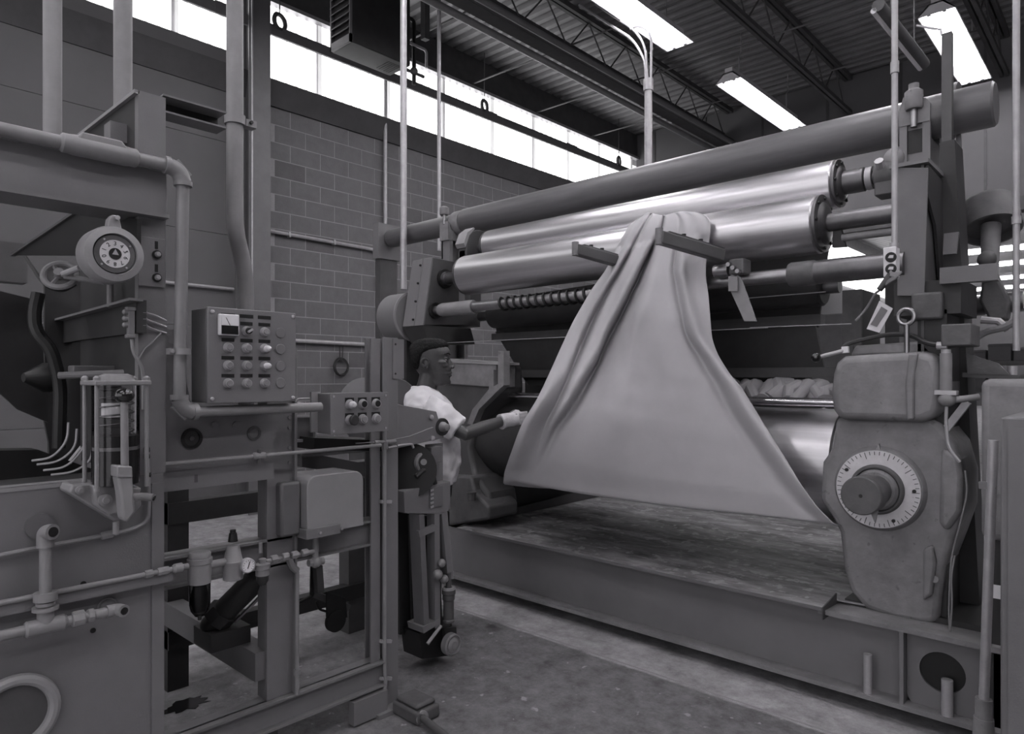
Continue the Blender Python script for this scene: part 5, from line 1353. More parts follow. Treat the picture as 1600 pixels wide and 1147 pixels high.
# ---- tube with stop valve across the mounting plate
t = Thing('valve_line', 'thin painted pipe with a stop valve crossing the mounting plate', 'tube', ax(330, 722, XM + 0.03))
zv = ax(330, 719, XM + 0.03).z
xa_ = XM + 0.03
t.part('pipe', MB().cyl((xa_, ax(250, 590, xa_).y, zv), (xa_, ax(595, 590, xa_).y, zv), 0.0075, n=10), 'pipe_grey')
t.part('elbow_end', MB().ball((xa_, ax(250, 590, xa_).y, zv), 0.013), 'pipe_grey')
vy = ax(405, 590, xa_).y
t.part('valve_body', MB().lathe((xa_, vy - 0.025, zv), YA, [(0.010, 0), (0.014, 0.006), (0.012, 0.025), (0.014, 0.044), (0.010, 0.05)], 10), 'pipe_grey')
t.part('valve_stem', MB().cyl((xa_, vy, zv), (xa_, vy, zv + 0.025), 0.007, n=10).cyl((xa_, vy, zv), (xa_, vy, zv - 0.028), 0.009, n=10), 'cast_dark')
# ================================================================== OPEN FRAME between cabinet and worker
XR = -2.52
t = Thing('open_frame', 'open grey steel channel frame standing beside the cabinet', 'frame', (XR, 1.4, 0))
ya0, ya1 = ax(417, 590, XR).y, ax(461, 590, XR).y
yb0_, yb1_ = ax(594, 590, XR).y, ax(622, 590, XR).y
zrail_t, zrail_b = 0.866, 0.755
zl_t, zl_b = 0.236, 0.125
pa_ = t.part('post', MB().box(XR - 0.012, XR, ya0, ya1, zl_t, 1.62).box(XR - 0.075, XR - 0.012, ya0, ya0 + 0.01, zl_t, 1.62).box(XR - 0.075, XR + 0.018, ya1 - 0.012, ya1, zl_t, 1.62), 'paint', bevel=0.0015)
for z in (1.16, 1.22, 1.30, 1.34):
    q = Vector((XR + 0.0, ya1 - 0.026, z)); t.part('bolt', MB().cyl(q, q + XA * 0.007, 0.007, n=8), 'cast', pa_)
zpb = ax(600, 527, XR).z
pb_ = t.part('post', MB().box(XR - 0.010, XR, yb0_ + 0.015, yb1_, 0, zpb).box(XR - 0.11, XR - 0.010, yb1_ - 0.010, yb1_, 0, zpb).box(XR - 0.12, XR - 0.11, yb0_, yb1_, 0, zpb), 'paint', bevel=0.0015)
t.part('post_flange', MB().box(XR - 0.006, XR + 0.004, ax(579, 590, XR).y, ax(593, 590, XR).y, zl_t, zpb - 0.01), 'paint', pb_)
t.part('bolt_strip', MB().box(XR + 0.0, XR + 0.006, ax(613, 590, XR).y, ax(630, 590, XR).y, ax(620, 592, XR).z, ax(620, 530, XR).z), 'paint', pb_)
for py in (538, 584):
    q = ax(618, py, XR + 0.006); t.part('hole', MB().cyl(q, q + XA * 0.001, 0.005, n=10), 'black', pb_)
def channel(x, y0, y1, z0, z1, dep=0.06, tf=0.009):
    return MB().box(x - 0.009, x, y0, y1, z0, z1).box(x - dep, x + 0.03, y0, y1, z1 - tf, z1).box(x - dep, x + 0.03, y0, y1, z0, z0 + tf)
t.part('middle_rail', channel(XR - 0.03, ax(240, 590, XR).y, yb0_, zrail_b, zrail_t), 'paint')
t.part('bottom_rail', channel(XR, ax(240, 590, XR).y, yb0_ + 0.01, zl_b, zl_t), 'paint')
t.part('foot', MB().box(XR - 0.1, XR + 0.06, yb0_ - 0.05, yb1_ + 0.03, 0, 0.02), 'paint')
t.part('foot', MB().box(XR - 0.1, XR + 0.03, ya0 - 0.1, ya0 + 0.03, 0, 0.125), 'dark')
t.part('toe_angle', MB().bar(Vector((XR + 0.02, ax(545, 590, XR).y, 0.06)), Vector((XR + 0.02, yb0_ + 0.01, 0.06)), 0.04, 0.10), 'paint')
yx = ax(409, 590, XR).y
t.part('cross_beam', MB().box(XR - 1.15, XR - 0.013, yx - 0.02, yx + 0.06, 0.32, 0.43), 'paint_mid')
t.part('rear_post', MB().box(XR - 1.0, XR - 0.9, ax(262, 590, XR - .9).y, ax(295, 590, XR - .9).y, 0.0, 1.3), 'dark')
t.part('rear_rail', MB().box(XR - 0.96, XR - 0.893, ax(262, 590, XR - .9).y, ax(600, 590, XR - .9).y, ax(294, 816, XR - .9).z, ax(294, 783, XR - .9).z), 'dark')
t.part('rear_rail', MB().box(XR - 0.955, XR - 0.888, ax(262, 590, XR - .9).y, ax(600, 590, XR - .9).y, ax(340, 995, XR - .9).z, ax(340, 968, XR - .9).z), 'dark')
t.part('rear_post', MB().box(XR - 1.0, XR - 0.9, ax(545, 590, XR - .9).y, ax(600, 590, XR - .9).y, 0.0, 1.0), 'paint_dark')
t.part('bearing_beam', MB().prism([ax(472, 706, -2.75), ax(590, 728, -2.62), ax(590, 752, -2.62), ax(560, 742, -2.65), ax(472, 730, -2.75)], (-0.05, 0, 0)), 'paint')
t.part('dark_pan', MB().bar(ax(462, 690, -2.75), ax(585, 694, -2.75), 0.3, 0.05), 'black')
t.part('stay_rod', MB().cyl(ax(470, 712, -2.7), ax(585, 702, -2.6), 0.009, n=10), 'cast')
t.part('sight_frame', MB().bar(ax(462, 650, -2.7), ax(492, 650, -2.7), 0.02, 0.01).bar(ax(492, 650, -2.7), ax(492, 688, -2.7), 0.01, 0.02).bar(ax(462, 689, -2.7), ax(492, 687, -2.7), 0.02, 0.012), 'paint_light')
t.part('sight_panel', MB().prism([ax(a, b, -2.72) for a, b in ((462, 652), (490, 652), (490, 687), (462, 687))], (-0.01, 0, 0)), 'paint_mid')
t.part('wire_handle', MB().tube([ax(497, 622, -2.5), ax(465, 623, -2.5), ax(461, 629, -2.5), ax(497, 634, -2.5)], 0.004, 6, 0.01), 'galv')
# conduit strapped to the frame post
t = Thing('post_conduit', 'thin conduit running down the open frame post to the floor', 'conduit', ax(602, 1120, XR + 0.02))
xq = XR + 0.022
t.part('pipe', MB().tube([ax(601, 660, xq), ax(601, 1045, xq), ax(603, 1070, xq), ax(596, 1100, xq), ax(590, 1140, xq)], 0.009, 10, 0.05), 'pipe_grey')
for py in (784, 1002, 1060):
    t.part('strap', MB().bar(ax(594, py, xq - 0.005), ax(611, py, xq - 0.005), 0.014, 0.014), 'galv')
t.part('fitting', MB().cyl(ax(601, 690, xq), ax(601, 702, xq), 0.015, n=8).cyl(ax(585, 692, xq), ax(618, 690, xq), 0.010, n=8), 'cast')
t.part('copper_line', MB().tube([ax(556, 693, xq), ax(600, 690, xq), ax(640, 682, -2.5), ax(676, 668, -2.52)], 0.003, 6), 'cable')
t.part('curled_line', MB().tube([ax(606, 700, xq), ax(630, 695, xq - 0.05), ax(644, 694, xq - 0.06), ax(646, 700, xq - 0.06)], 0.006, 6, 0.02), 'galv')
# ---- rounded guard cover
XG = -2.44
t = Thing('guard_cover', 'rounded sheet-metal guard cover on the open frame', 'guard', ax(520, 840, XG))
gy0, gy1 = ax(480, 590, XG).y, ax(568, 590, XG).y
gz0, gz1 = ax(480, 838, XG).z, ax(480, 745, XG).z
R = 0.045; prof = []
for k in range(9): a = math.pi / 2 * k / 8; prof.append((gy1 - R + R * math.sin(a), gz1 - R + R * math.cos(a)))
prof += [(gy1, gz0), (gy0, gz0)]
for k in range(9): a = math.pi / 2 * k / 8; prof.append((gy0 + R - R * math.cos(a), gz1 - R + R * math.sin(a)))
t.part('shell', MB().prism([(XG, a, b) for a, b in prof], (-0.17, 0, 0)), 'paint_light', bevel=0.004)
t.part('base_flange', MB().box(XG - 0.16, XG + 0.012, gy0 - 0.01, gy0 + (gy1 - gy0) * 0.55, gz0 - 0.012, gz0 + 0.028), 'paint', bevel=0.002)
for k in range(2):
    q = Vector((XG + 0.012, gy0 + 0.05 + 0.1 * k, gz0 + 0.008)); t.part('bolt', MB().cyl(q, q + XA * 0.006, 0.006, n=8), 'galv')
t.part('left_cap', MB().cyl(Vector((XG - 0.06, gy0 - 0.03, gz0 - 0.0)), Vector((XG - 0.06, gy0 - 0.03, gz0 + 0.05)), 0.014, n=12), 'pipe_grey')
t.part('motor_body', MB().box(XG - 0.15, XG - 0.04, gy0 - 0.09, gy0 - 0.002, gz0, gz1 - 0.02), 'paint_mid', bevel=0.012)
# ---- air filter, regulator with gauge, lubricator
XQ = -2.40
t = Thing('air_regulator', 'grey air filter and regulator set with a round gauge', 'air regulator', ax(350, 905, XQ))
zc = ax(312, 886, XQ).z
c = ax(312, 886, XQ)
t.part('filter_head', MB().lathe(Vector((XQ, c.y, ax(312, 912, XQ).z)), ZA, [(0.030, 0), (0.037, 0.003), (0.038, 0.07), (0.041, 0.072), (0.041, 0.088), (0.036, 0.09), (0.036, 0.105), (0.033, 0.11)], 28), 'pipe_grey')
t.part('filter_bowl', MB().lathe(Vector((XQ, c.y, ax(312, 962, XQ).z)), ZA, [(0.006, -0.014), (0.007, -0.002), (0.016, 0.0), (0.030, 0.02), (0.034, 0.04), (0.035, 0.115)], 28), 'glass_dark')
t.part('bowl_baffle', MB().lathe(Vector((XQ, c.y, ax(312, 955, XQ).z)), ZA, [(0.02, 0), (0.03, 0.03), (0.028, 0.06), (0.02, 0.09)], 20), 'dark')
t.part('nipple', MB().cyl(Vector((XQ, c.y, zc)), Vector((XQ, ax(372, 590, XQ).y, zc)), 0.014, n=12), 'pipe_grey')
c2 = ax(364, 884, XQ)
t.part('regulator_body', MB().lathe(Vector((XQ, c2.y, ax(364, 906, XQ).z)), ZA, [(0.026, 0), (0.034, 0.003), (0.034, 0.055), (0.036, 0.06), (0.036, 0.068), (0.032, 0.072), (0.022, 0.12), (0.020, 0.124)], 28), 'pipe_grey')
t.part('adjusting_knob', MB().lathe(Vector((XQ, c2.y, ax(364, 846, XQ).z)), ZA, [(0.017, 0), (0.013, 0.03), (0.010, 0.032), (0.010, 0.042)], 16), 'black')
gc = ax(388, 884, XQ + 0.045)
gg = t.part('gauge', MB().lathe(gc - XA * 0.02, XA, [(0.022, 0), (0.026, 0.004), (0.026, 0.022), (0.023, 0.024), (0.022, 0.021)], 28), 'galv')
t.part('gauge_face', MB().cyl(gc, gc + XA * 0.0015, 0.022, n=28), 'white', gg)
gt = MB()
for k in range(11):
    a = math.radians(-45 + 27 * k); d = Vector((0, math.cos(a), math.sin(a)))
    gt.bar(gc + XA * 0.002 + d * 0.016, gc + XA * 0.002 + d * 0.020, 0.0014, 0.0008, (1, 0, 0))
t.part('gauge_scale', gt, 'black', gg, kind='stuff')
t.part('gauge_needle', MB().bar(gc + Vector((0.0025, -0.003, -0.010)), gc + Vector((0.0025, 0.005, 0.014)), 0.003, 0.001, (1, 0, 0)), 'black', gg)
t.part('gauge_stem', MB().cyl(gc - XA * 0.045, gc - XA * 0.018, 0.010, n=10), 'galv')
c3 = ax(410, 884, XQ)
t.part('lubricator_head', MB().lathe(Vector((XQ, c3.y, ax(410, 886, XQ).z)), ZA, [(0.024, -0.03), (0.024, -0.008), (0.028, -0.006), (0.028, 0.012), (0.014, 0.016), (0.014, 0.03), (0.010, 0.032)], 24), 'pipe_grey')
t.part('lubricator_bowl', MB().lathe(Vector((XQ, c3.y, ax(410, 905, XQ).z)), ZA, [(0.012, -0.02), (0.022, -0.005), (0.023, 0.02)], 20), 'dark')
t.part('sight_cap', MB().cyl(ax(407, 864, XQ), ax(407, 848, XQ), 0.007, n=10), 'pipe_grey')
t.part('outlet_pipe', MB().cyl(ax(415, 878, XQ), ax(490, 862, XQ - 0.02), 0.009, n=10), 'pipe_grey')
for px in (428, 446, 460, 476):
    q = ax(px, 876 - (px - 415) * 0.2, XQ)
    t.part('pipe_fitting', MB().lathe(q - YA * 0.012, YA, [(0.012, 0), (0.015, 0.004), (0.015, 0.022), (0.012, 0.026)], 8), 'pipe_grey')
# downpipes under the guard
t = Thing('drain_pipe', 'thin upright drain pipe beside the open frame post', 'pipe', ax(464, 1045, XR))
t.part('pipe', MB().cyl(ax(464, 893, XR + 0.03), ax(464, 1085, XR + 0.03), 0.0085, n=12), 'pipe_grey')
t.part('elbow', MB().tube([ax(452, 872, XR + 0.03), ax(455, 884, XR + 0.03), ax(464, 892, XR + 0.03)], 0.014, 10, 0.02), 'pipe_grey')
t.part('foot_cap', MB().cyl(ax(464, 1046, XR + .03), ax(464, 1054, XR + .03), 0.014, n=10), 'pipe_grey')
t = Thing('valve_drop', 'short painted pipe drop with a globe valve under the guard cover', 'pipe', ax(494, 885, XR))
t.part('pipe', MB().cyl(ax(493, 838, XR + 0.03), ax(493, 872, XR + 0.03), 0.013, n=12), 'pipe_grey')
t.part('valve', MB().ball(ax(493, 878, XR + 0.03), 0.024).cyl(ax(482, 880, XR + 0.03), ax(505, 876, XR + 0.03), 0.015, n=10), 'pipe_grey')
t.part('drop', MB().bar(ax(496, 884, XR + 0.0), ax(499, 925, XR + 0.0), 0.03, 0.03), 'dark')
# ---- dark air cylinder slanting behind the regulator
t = Thing('air_cylinder', 'dark slanting air cylinder behind the gauge', 'cylinder', ax(345, 970, -2.62))
a, b = ax(412, 893, -2.6), ax(343, 962, -2.72)
t.part('barrel', MB().cyl(a, b, 0.048, n=24), 'dark')
d = (b - a).normalized()
t.part('end_cap', MB().cyl(b - d * 0.03, b + d * 0.02, 0.06, n=8), 'dark')
t.part('end_cap', MB().cyl(a - d * 0.02, a + d * 0.03, 0.06, n=8), 'dark')
t.part('clevis', MB().ball(b + d * 0.05, 0.04), 'dark')
t.part('tie_rod', MB().cyl(a + Vector((0.03, 0.05, -0.03)), b + Vector((0.03, 0.05, -0.03)), 0.007, n=8), 'steel')
t.part('mounting_foot', MB().box(b.x - 0.1, b.x + 0.06, b.y - 0.06, b.y + 0.10, 0.43, 0.50), 'dark')
# ---- foot pedal
t = Thing('foot_pedal', 'round black paddle pedal hanging under the open frame', 'pedal', ax(525, 990, -2.75))
t.part('arm', MB().bar(ax(490, 928, -2.75), ax(545, 950, -2.72), 0.02, 0.03), 'paint_dark')
t.part('link', MB().tube([ax(462, 945, -2.7), ax(487, 932, -2.75), ax(488, 880, -2.78)], 0.010, 8, 0.01), 'black')
t.part('strap', MB().prism([ax(x_, y_, -2.70) for x_, y_ in ((511, 925), (540, 935), (543, 965), (511, 965))], (-0.01, 0, 0)), 'black')
t.part('paddle', MB().cyl(ax(526, 971, -2.694), ax(526, 971, -2.694) + Vector((-0.02, 0, 0)), 0.049, n=30), 'black')
t.part('cable_loop', MB().tube([ax(494, 940, -2.72), ax(498, 952, -2.72), ax(512, 956, -2.72)], 0.006, 6, 0.03), 'black')
# ================================================================== CARRIAGE next to the worker
XK = -2.64
t = Thing('press_carriage', 'grey wheeled press carriage in front of the worker', 'carriage', (XK - 0.1, 2.2, 0))
t.part('arm_box', MB().prism([ax(a_, b_, XK) for a_, b_ in ((612, 630), (682, 643), (694, 684), (612, 703))], (-0.10, 0, 0)), 'paint', bevel=0.003)
for (px, py, rr) in ((673, 652, 0.013), (675, 685, 0.013)):
    q = ax(px, py, XK); t.part('bolt', MB().lathe(q, XA, [(rr, 0), (rr, 0.010), (rr * 0.6, 0.013)], 12), 'galv')
q = ax(689, 667, XK - 0.01)
kn = t.part('knob_ring', MB().annulus(q, XA, 0.028, 0.045, 0.014, 28), 'dark')
t.part('knob', MB().lathe(q, XA, [(0.027, 0), (0.027, 0.02), (0.02, 0.03), (0.018, 0.05), (0.01, 0.055)], 20), 'pipe_grey', kn)
t.part('lower_box', MB().prism([ax(a_, b_, XK) for a_, b_ in ((631, 768), (690, 755), (704, 752), (704, 797), (690, 804), (632, 802))], (-0.12, 0, 0)), 'paint', bevel=0.003)
tb = t.part('terminal_strip', MB().prism([ax(a_, b_, XK + 0.008) for a_, b_ in ((672, 764), (692, 760), (692, 790), (672, 794))], (-0.008, 0, 0)), 'paint_mid')
for k in range(5):
    q = ax(672, 767 + 6.5 * k, XK + 0.006); t.part('terminal', MB().bar(q, q + Vector((0.0, 0.02, 0.004)), 0.012, 0.010), 'galv', tb)
t.part('junction_box', MB().prism([ax(a_, b_, XK) for a_, b_ in ((674, 700), (691, 697), (691, 722), (674, 724))], (-0.05, 0, 0)), 'paint_mid', bevel=0.003)
t.part('backing_plate', MB().prism([ax(a_, b_, XK - 0.06) for a_, b_ in ((668, 695), (692, 692), (692, 760), (668, 765))], (-0.02, 0, 0)), 'paint')
t.part('dark_drum', MB().cyl(ax(640, 735, XK - 0.16), ax(640, 735, XK - 0.04), 0.135, n=36), 'black')
t.part('coil', MB().torus(ax(660, 722, XK - 0.02), XA, 0.04, 0.012, 24, 8), 'cable')
t.part('coil_hub', MB().cyl(ax(662, 722, XK - 0.03), ax(662, 722, XK), 0.016, n=14), 'pipe_grey')
t.part('hose_arch', MB().tube([ax(650, 745, XK), ax(662, 733, XK), ax(676, 740, XK), ax(680, 756, XK)], 0.012, 8, 0.04), 'hose')
def rail(pa, pb, w, dep, m_):
    return MB().prism([ax(pa[0], pa[1], XK), ax(pa[0] + w, pa[1], XK), ax(pb[0] + w, pb[1], XK), ax(pb[0], pb[1], XK)], (-dep, 0, 0))
t.part('side_rail', rail((655, 804), (663, 985), 8, 0.08, 0), 'paint_mid')
t.part('side_rail', rail((679, 802), (680, 982), 8, 0.06, 0), 'paint')
t.part('front_rail', rail((690, 800), (700, 905), 9, 0.08, 0), 'paint')
t.part('rear_skirt', MB().prism([ax(a_, b_, XK - 0.18) for a_, b_ in ((622, 800), (660, 806), (664, 985), (625, 992))], (-0.02, 0, 0)), 'dark')
t.part('inner_plate', MB().prism([ax(a_, b_, XK - 0.12) for a_, b_ in ((640, 806), (684, 806), (692, 985), (645, 990))], (-0.015, 0, 0)), 'black')
t.part('cross_bracket', MB().prism([ax(a_, b_, XK + 0.004) for a_, b_ in ((654, 830), (682, 819), (682, 829), (656, 840))], (-0.02, 0, 0)), 'paint')
t.part('foot_plate', MB().prism([ax(a_, b_, XK + 0.006) for a_, b_ in ((660, 980), (686, 968), (688, 974), (662, 990))], (-0.12, 0, 0)), 'paint')
hc_ = ax(701, 940, XK)
t.part('jack_cylinder', MB().lathe(Vector((XK, hc_.y, ax(701, 968, XK).z)), ZA, [(0.032, -0.01), (0.032, 0.0), (0.028, 0.004), (0.028, 0.10), (0.032, 0.105), (0.032, 0.13), (0.036, 0.135), (0.036, 0.155), (0.014, 0.16), (0.014, 0.24)], 20), 'paint_dark')
t.part('jack_collar', MB().annulus(Vector((XK, hc_.y, ax(701, 921, XK).z)), ZA, 0.02, 0.034, 0.012, 20), 'galv')
t.part('valve_cluster', MB().ball(ax(690, 880, XK + 0.02), 0.022).ball(ax(684, 898, XK + 0.02), 0.026).ball(ax(694, 905, XK + 0.02), 0.022), 'cast')
t.part('brace_rod', MB().cyl(ax(689, 978, XK + 0.01), ax(668, 1006, XK + 0.01), 0.009, n=8), 'galv')
wc = ax(706, 1007, XK + 0.02)
wh = t.part('caster_wheel', MB().lathe(wc - XA * 0.03, XA, [(0.045, 0), (0.056, 0.008), (0.056, 0.04), (0.048, 0.046), (0.044, 0.038)], 32), 'cast')
t.part('wheel_hub', MB().lathe(wc, XA, [(0.036, -0.01), (0.036, 0.012), (0.024, 0.016), (0.02, 0.02)], 24), 'pipe_grey', wh)
t.part('caster_fork', MB().prism([ax(a_, b_, XK - 0.03) for a_, b_ in ((694, 982), (713, 980), (714, 1006), (698, 1010))], (-0.02, 0, 0)), 'dark')
t.part('base_block', MB().prism([ax(a_, b_, XK - 0.05) for a_, b_ in ((655, 990), (698, 980), (704, 1024), (660, 1030))], (-0.15, 0, 0)), 'black')
# floor junction box with pipe
t = Thing('floor_box', 'weathered floor junction box with rounded lid at the foot of the frame', 'junction box', az(645, 1115, 0))
fb = az(640, 1122, 0)
t.part('body', MB().box(fb.x - 0.09, fb.x + 0.09, fb.y - 0.03, fb.y + 0.10, 0, 0.06), 'cast_dark', bevel=0.012)
t.part('lid', MB().box(fb.x - 0.075, fb.x + 0.075, fb.y - 0.02, fb.y + 0.09, 0.06, 0.085), 'cast_dark', bevel=0.012)
p1 = az(655, 1118, 0.03); p2 = az(735, 1180, 0.03)
t.part('floor_pipe', MB().cyl(p1, p2, 0.016, n=12), 'cast_dark')
t.part('pipe_hub', MB().cyl(p1 - (p2 - p1).normalized() * 0.02, p1 + (p2 - p1).normalized() * 0.03, 0.03, n=16), 'cast')
# ================================================================== PIPES, HEATER AND SMALL WALL THINGS
def vpipe(name, label, px, X, r, py_bot, mtl, cat='pipe', group=None):
    c = ax(px, py_bot, X)
    return single(name, label, cat, MB().cyl(c, (c.x, c.y, DECK), r, n=16), mtl, group)
vpipe('riser_pipe', 'upright pale pipe at the far upper left behind the conduit', 82, -3.3, 0.034, 295, 'pipe_grey')
vpipe('riser_pipe', 'upright pale pipe rising behind the dark plate of the press post', 192, -3.3, 0.037, 300, 'pipe_grey')
t = Thing('big_riser', 'thick upright conduit clamped to the slotted channel, bending behind the control panel', 'conduit', ax(385, 620, -2.75))
X1 = -2.62
t.part('pipe', MB().tube([Vector((X1, ax(367, 590, X1).y, DECK)), ax(367, 330, X1), ax(368, 360, X1), ax(384, 430, X1 - 0.05), ax(385, 560, X1 - 0.05), ax(385, 700, X1 - 0.05)], 0.0315, 16, 0.12), 'pipe_grey')
cz = ax(367, 188, X1)
cl_ = t.part('clamp', MB().annulus(cz - ZA * 0.018, ZA, 0.031, 0.039, 0.036, 24).box(cz.x - 0.02, cz.x + 0.02, cz.y + 0.036, cz.y + 0.08, cz.z - 0.016, cz.z + 0.012), 'pipe_grey')
t.part('clamp_bolt', MB().cyl(cz + Vector((0.03, 0.055, 0)), cz + Vector((-0.03, 0.055, 0)), 0.007, n=8), 'dark', cl_)
vpipe('column_conduit', 'hair-thin conduit on the left edge of the steel column', 394, -7.12, 0.010, 500, 'galv', 'conduit')
vpipe('column_conduit', 'hair-thin conduit on the right edge of the steel column', 418, -7.2, 0.012, 500, 'galv', 'conduit')
vpipe('wall_conduit', 'thin upright conduit on the block wall left of the pulley guard', 602, WX + 0.06, 0.026, 520, 'galv', 'conduit')
vpipe('drop_rod', 'thick pale drop rod right of the unit heater', 630.5, -5.0, 0.030, 452, 'galv', 'rod')
vpipe('drop_rod', 'thin pale drop rod passing behind the far end of the top roll', 686, -5.9, 0.022, 392, 'galv', 'rod')
t = Thing('wall_conduit_run', 'conduit run bending down across the concrete block wall', 'conduit', ax(500, 380, WX + 0.05))
t.part('pipe', MB().tube([ax(415, 360, WX + 0.05), ax(572, 388, WX + 0.05), ax(592, 392, WX + 0.05), ax(592, 420, WX + 0.05), ax(593, 520, WX + 0.05)], 0.022, 8, 0.12), 'galv')
for px, py in ((450, 367), (520, 379)):
    t.part('clip', MB().bar(ax(px, py, WX + 0.05), ax(px + 3, py, WX + 0.05), 0.06, 0.06), 'galv')
single('low_wall_conduit', 'straight conduit low on the block wall above the wire coil', 'conduit', MB().cyl(ax(455, 532, WX + 0.05), ax(600, 540, WX + 0.05), 0.025, n=8), 'galv')
single('thin_wall_bar', 'thin bar crossing the smooth wall behind the conduit', 'bar', MB().cyl(ax(258, 441, WX + 0.06), ax(365, 452, WX + 0.06), 0.018, n=8), 'galv')
t = Thing('wire_coil', 'coil of dark wire hanging on the block wall', 'wire coil', ax(533, 595, WX + 0.05))
for k in range(4):
    t.part('loop', MB().torus(ax(533 + k * 0.6 - 1, 573 + (k % 2), WX + 0.03 + 0.012 * k), Vector((1, 0.05 * k, 0.04 * k)), 0.10 + 0.007 * (k % 3), 0.008, 28, 6), 'hose')
t.part('hanging_loop', MB().tube([ax(531, 541, WX + 0.05), ax(531, 560, WX + 0.05), ax(535, 560, WX + 0.05), ax(536, 541, WX + 0.05)], 0.007, 6, 0.02), 'hose')
# pale fabric roll behind the frame
t = Thing('fabric_roll', 'pale roll of fabric standing on end behind the button station', 'fabric roll', ax(570, 620, -4.2))
rc = ax(596, 640, -4.4)
t.part('roll', MB().lathe(rc - XA * 0.25, XA, [(0.24, 0), (0.25, 0.01), (0.25, 0.42), (0.24, 0.43), (0.06, 0.43)], 44), 'wall_panel')
t.part('core', MB().cyl(rc - XA * 0.3, rc + XA * 0.22, 0.05, n=20), 'paint_mid')
t.part('stand', MB().box(rc.x - 0.3, rc.x + 0.2, rc.y - 0.1, rc.y + 0.1, 0, rc.z - 0.2), 'paint_dark')
# unit heater near the clerestory
t = Thing('unit_heater', 'dark louvred unit heater hanging in front of the clerestory', 'heater', (-6.8, 4.8, 5.3))
hx1 = -6.6; hz = ax(548, 64, hx1).z; hy0 = ax(548, 590, hx1).y; hy1 = ax(641, 590, hx1).y; hx0 = ay(517, 590, hy0).x
t.part('casing', MB().box(hx0, hx1, hy0 + 0.02, hy1, hz, 6.2), 'dark', bevel=0.01)
t.part('frame', MB().box(hx0, hx0 + 0.02, hy0 - 0.01, hy0 + 0.02, hz, 6.2).box(hx1 - 0.02, hx1, hy0 - 0.01, hy0 + 0.02, hz, 6.2).box(hx0, hx1, hy0 - 0.01, hy0 + 0.02, hz, hz + 0.09), 'paint')
for k in range(10):
    z = hz + 0.14 + 0.085 * k
    t.part('louvre', MB().prism([(hx0 + 0.02, hy0 - 0.03, z), (hx0 + 0.02, hy0 + 0.018, z + 0.055), (hx0 + 0.02, hy0 + 0.018, z + 0.062), (hx0 + 0.02, hy0 - 0.03, z + 0.008)], (hx1 - hx0 - 0.04, 0, 0)), 'paint')
for k in range(6):
    t.part('vent_slot', MB().box(hx0 + 0.06, hx1 - 0.1, hy1 - 0.25 + 0.035 * k, hy1 - 0.235 + 0.035 * k, hz - 0.003, hz), 'black')
t.part('hanger', MB().box(hx1 - 0.02, hx1 + 0.06, hy1 + 0.18, hy1 + 0.26, 5.7, DECK), 'joist')
t.part('gas_pipe', MB().tube([(hx1 - 0.1, hy1 + 0.02, 5.95), (hx1 - 0.1, hy1 + 0.14, 5.95), (hx1 - 0.1, hy1 + 0.14, 5.15)], 0.025, 8, 0.05), 'black')
t.part('drain_pipe', MB().tube([(hx1 - 0.05, hy1, 5.62), (hx1 - 0.05, hy1 + 0.3, 5.62), (hx1 - 0.05, hy1 + 0.3, 5.40)], 0.018, 8, 0.05), 'galv')
t.part('pipe_valve', MB().ball((hx1 - 0.1, hy1 + 0.14, 5.32), 0.05).cyl((hx1 - 0.1, hy1 + 0.0, 5.3), (hx1 - 0.1, hy1 + 0.3, 5.3), 0.02, n=8), 'joist')
# service riser in the middle of the roof with curved conduits
t = Thing('service_riser', 'grey service riser with conduits curving into the roof above the rolls', 'conduit', ay(1013, 300, 6.6))
s0, s1 = ay(1013, 330, 6.6), ay(1013, 130, 6.6)
t.part('pipe', MB().cyl(Vector((s0.x, s0.y, 0)), s1, 0.042, n=16), 'galv')
t.part('collar', MB().cyl(ay(1013, 142, 6.6), ay(1013, 124, 6.6), 0.055, n=16), 'galv')
for pts in ([(1017, 126), (1018, 60), (1010, 44), (995, 40), (985, 46)], [(1012, 126), (1008, 70), (990, 45), (950, 20), (930, 5)], [(1009, 126), (1008, 95), (990, 62), (955, 40), (905, 8)]):
    t.part('curved_conduit', MB().tube([ay(a_, b_, 6.6) for a_, b_ in pts], 0.014, 8, 0.25), 'galv')

# ---- spilled oil on the floor under the open frame
random.seed(9)
for (px, py, rx, ry, nm) in ((290, 1102, 0.075, 0.035, 'large'), (325, 1122, 0.02, 0.012, 'small')):
    c = az(px, py, 0.0015); n = 26; pts = []
    for k in range(n):
        a = 2 * math.pi * k / n; f = 1 + random.uniform(-0.3, 0.3)
        pts.append(c + YA * (math.cos(a) * rx * f * 1.4) + XA * (math.sin(a) * ry * f * 1.6))
    single('oil_stain', f'{nm} black oil stain on the floor beside the cabinet', 'stain', MB().prism(pts, (0, 0, 0.0015)), 'oil', 'oil stains by the cabinet')
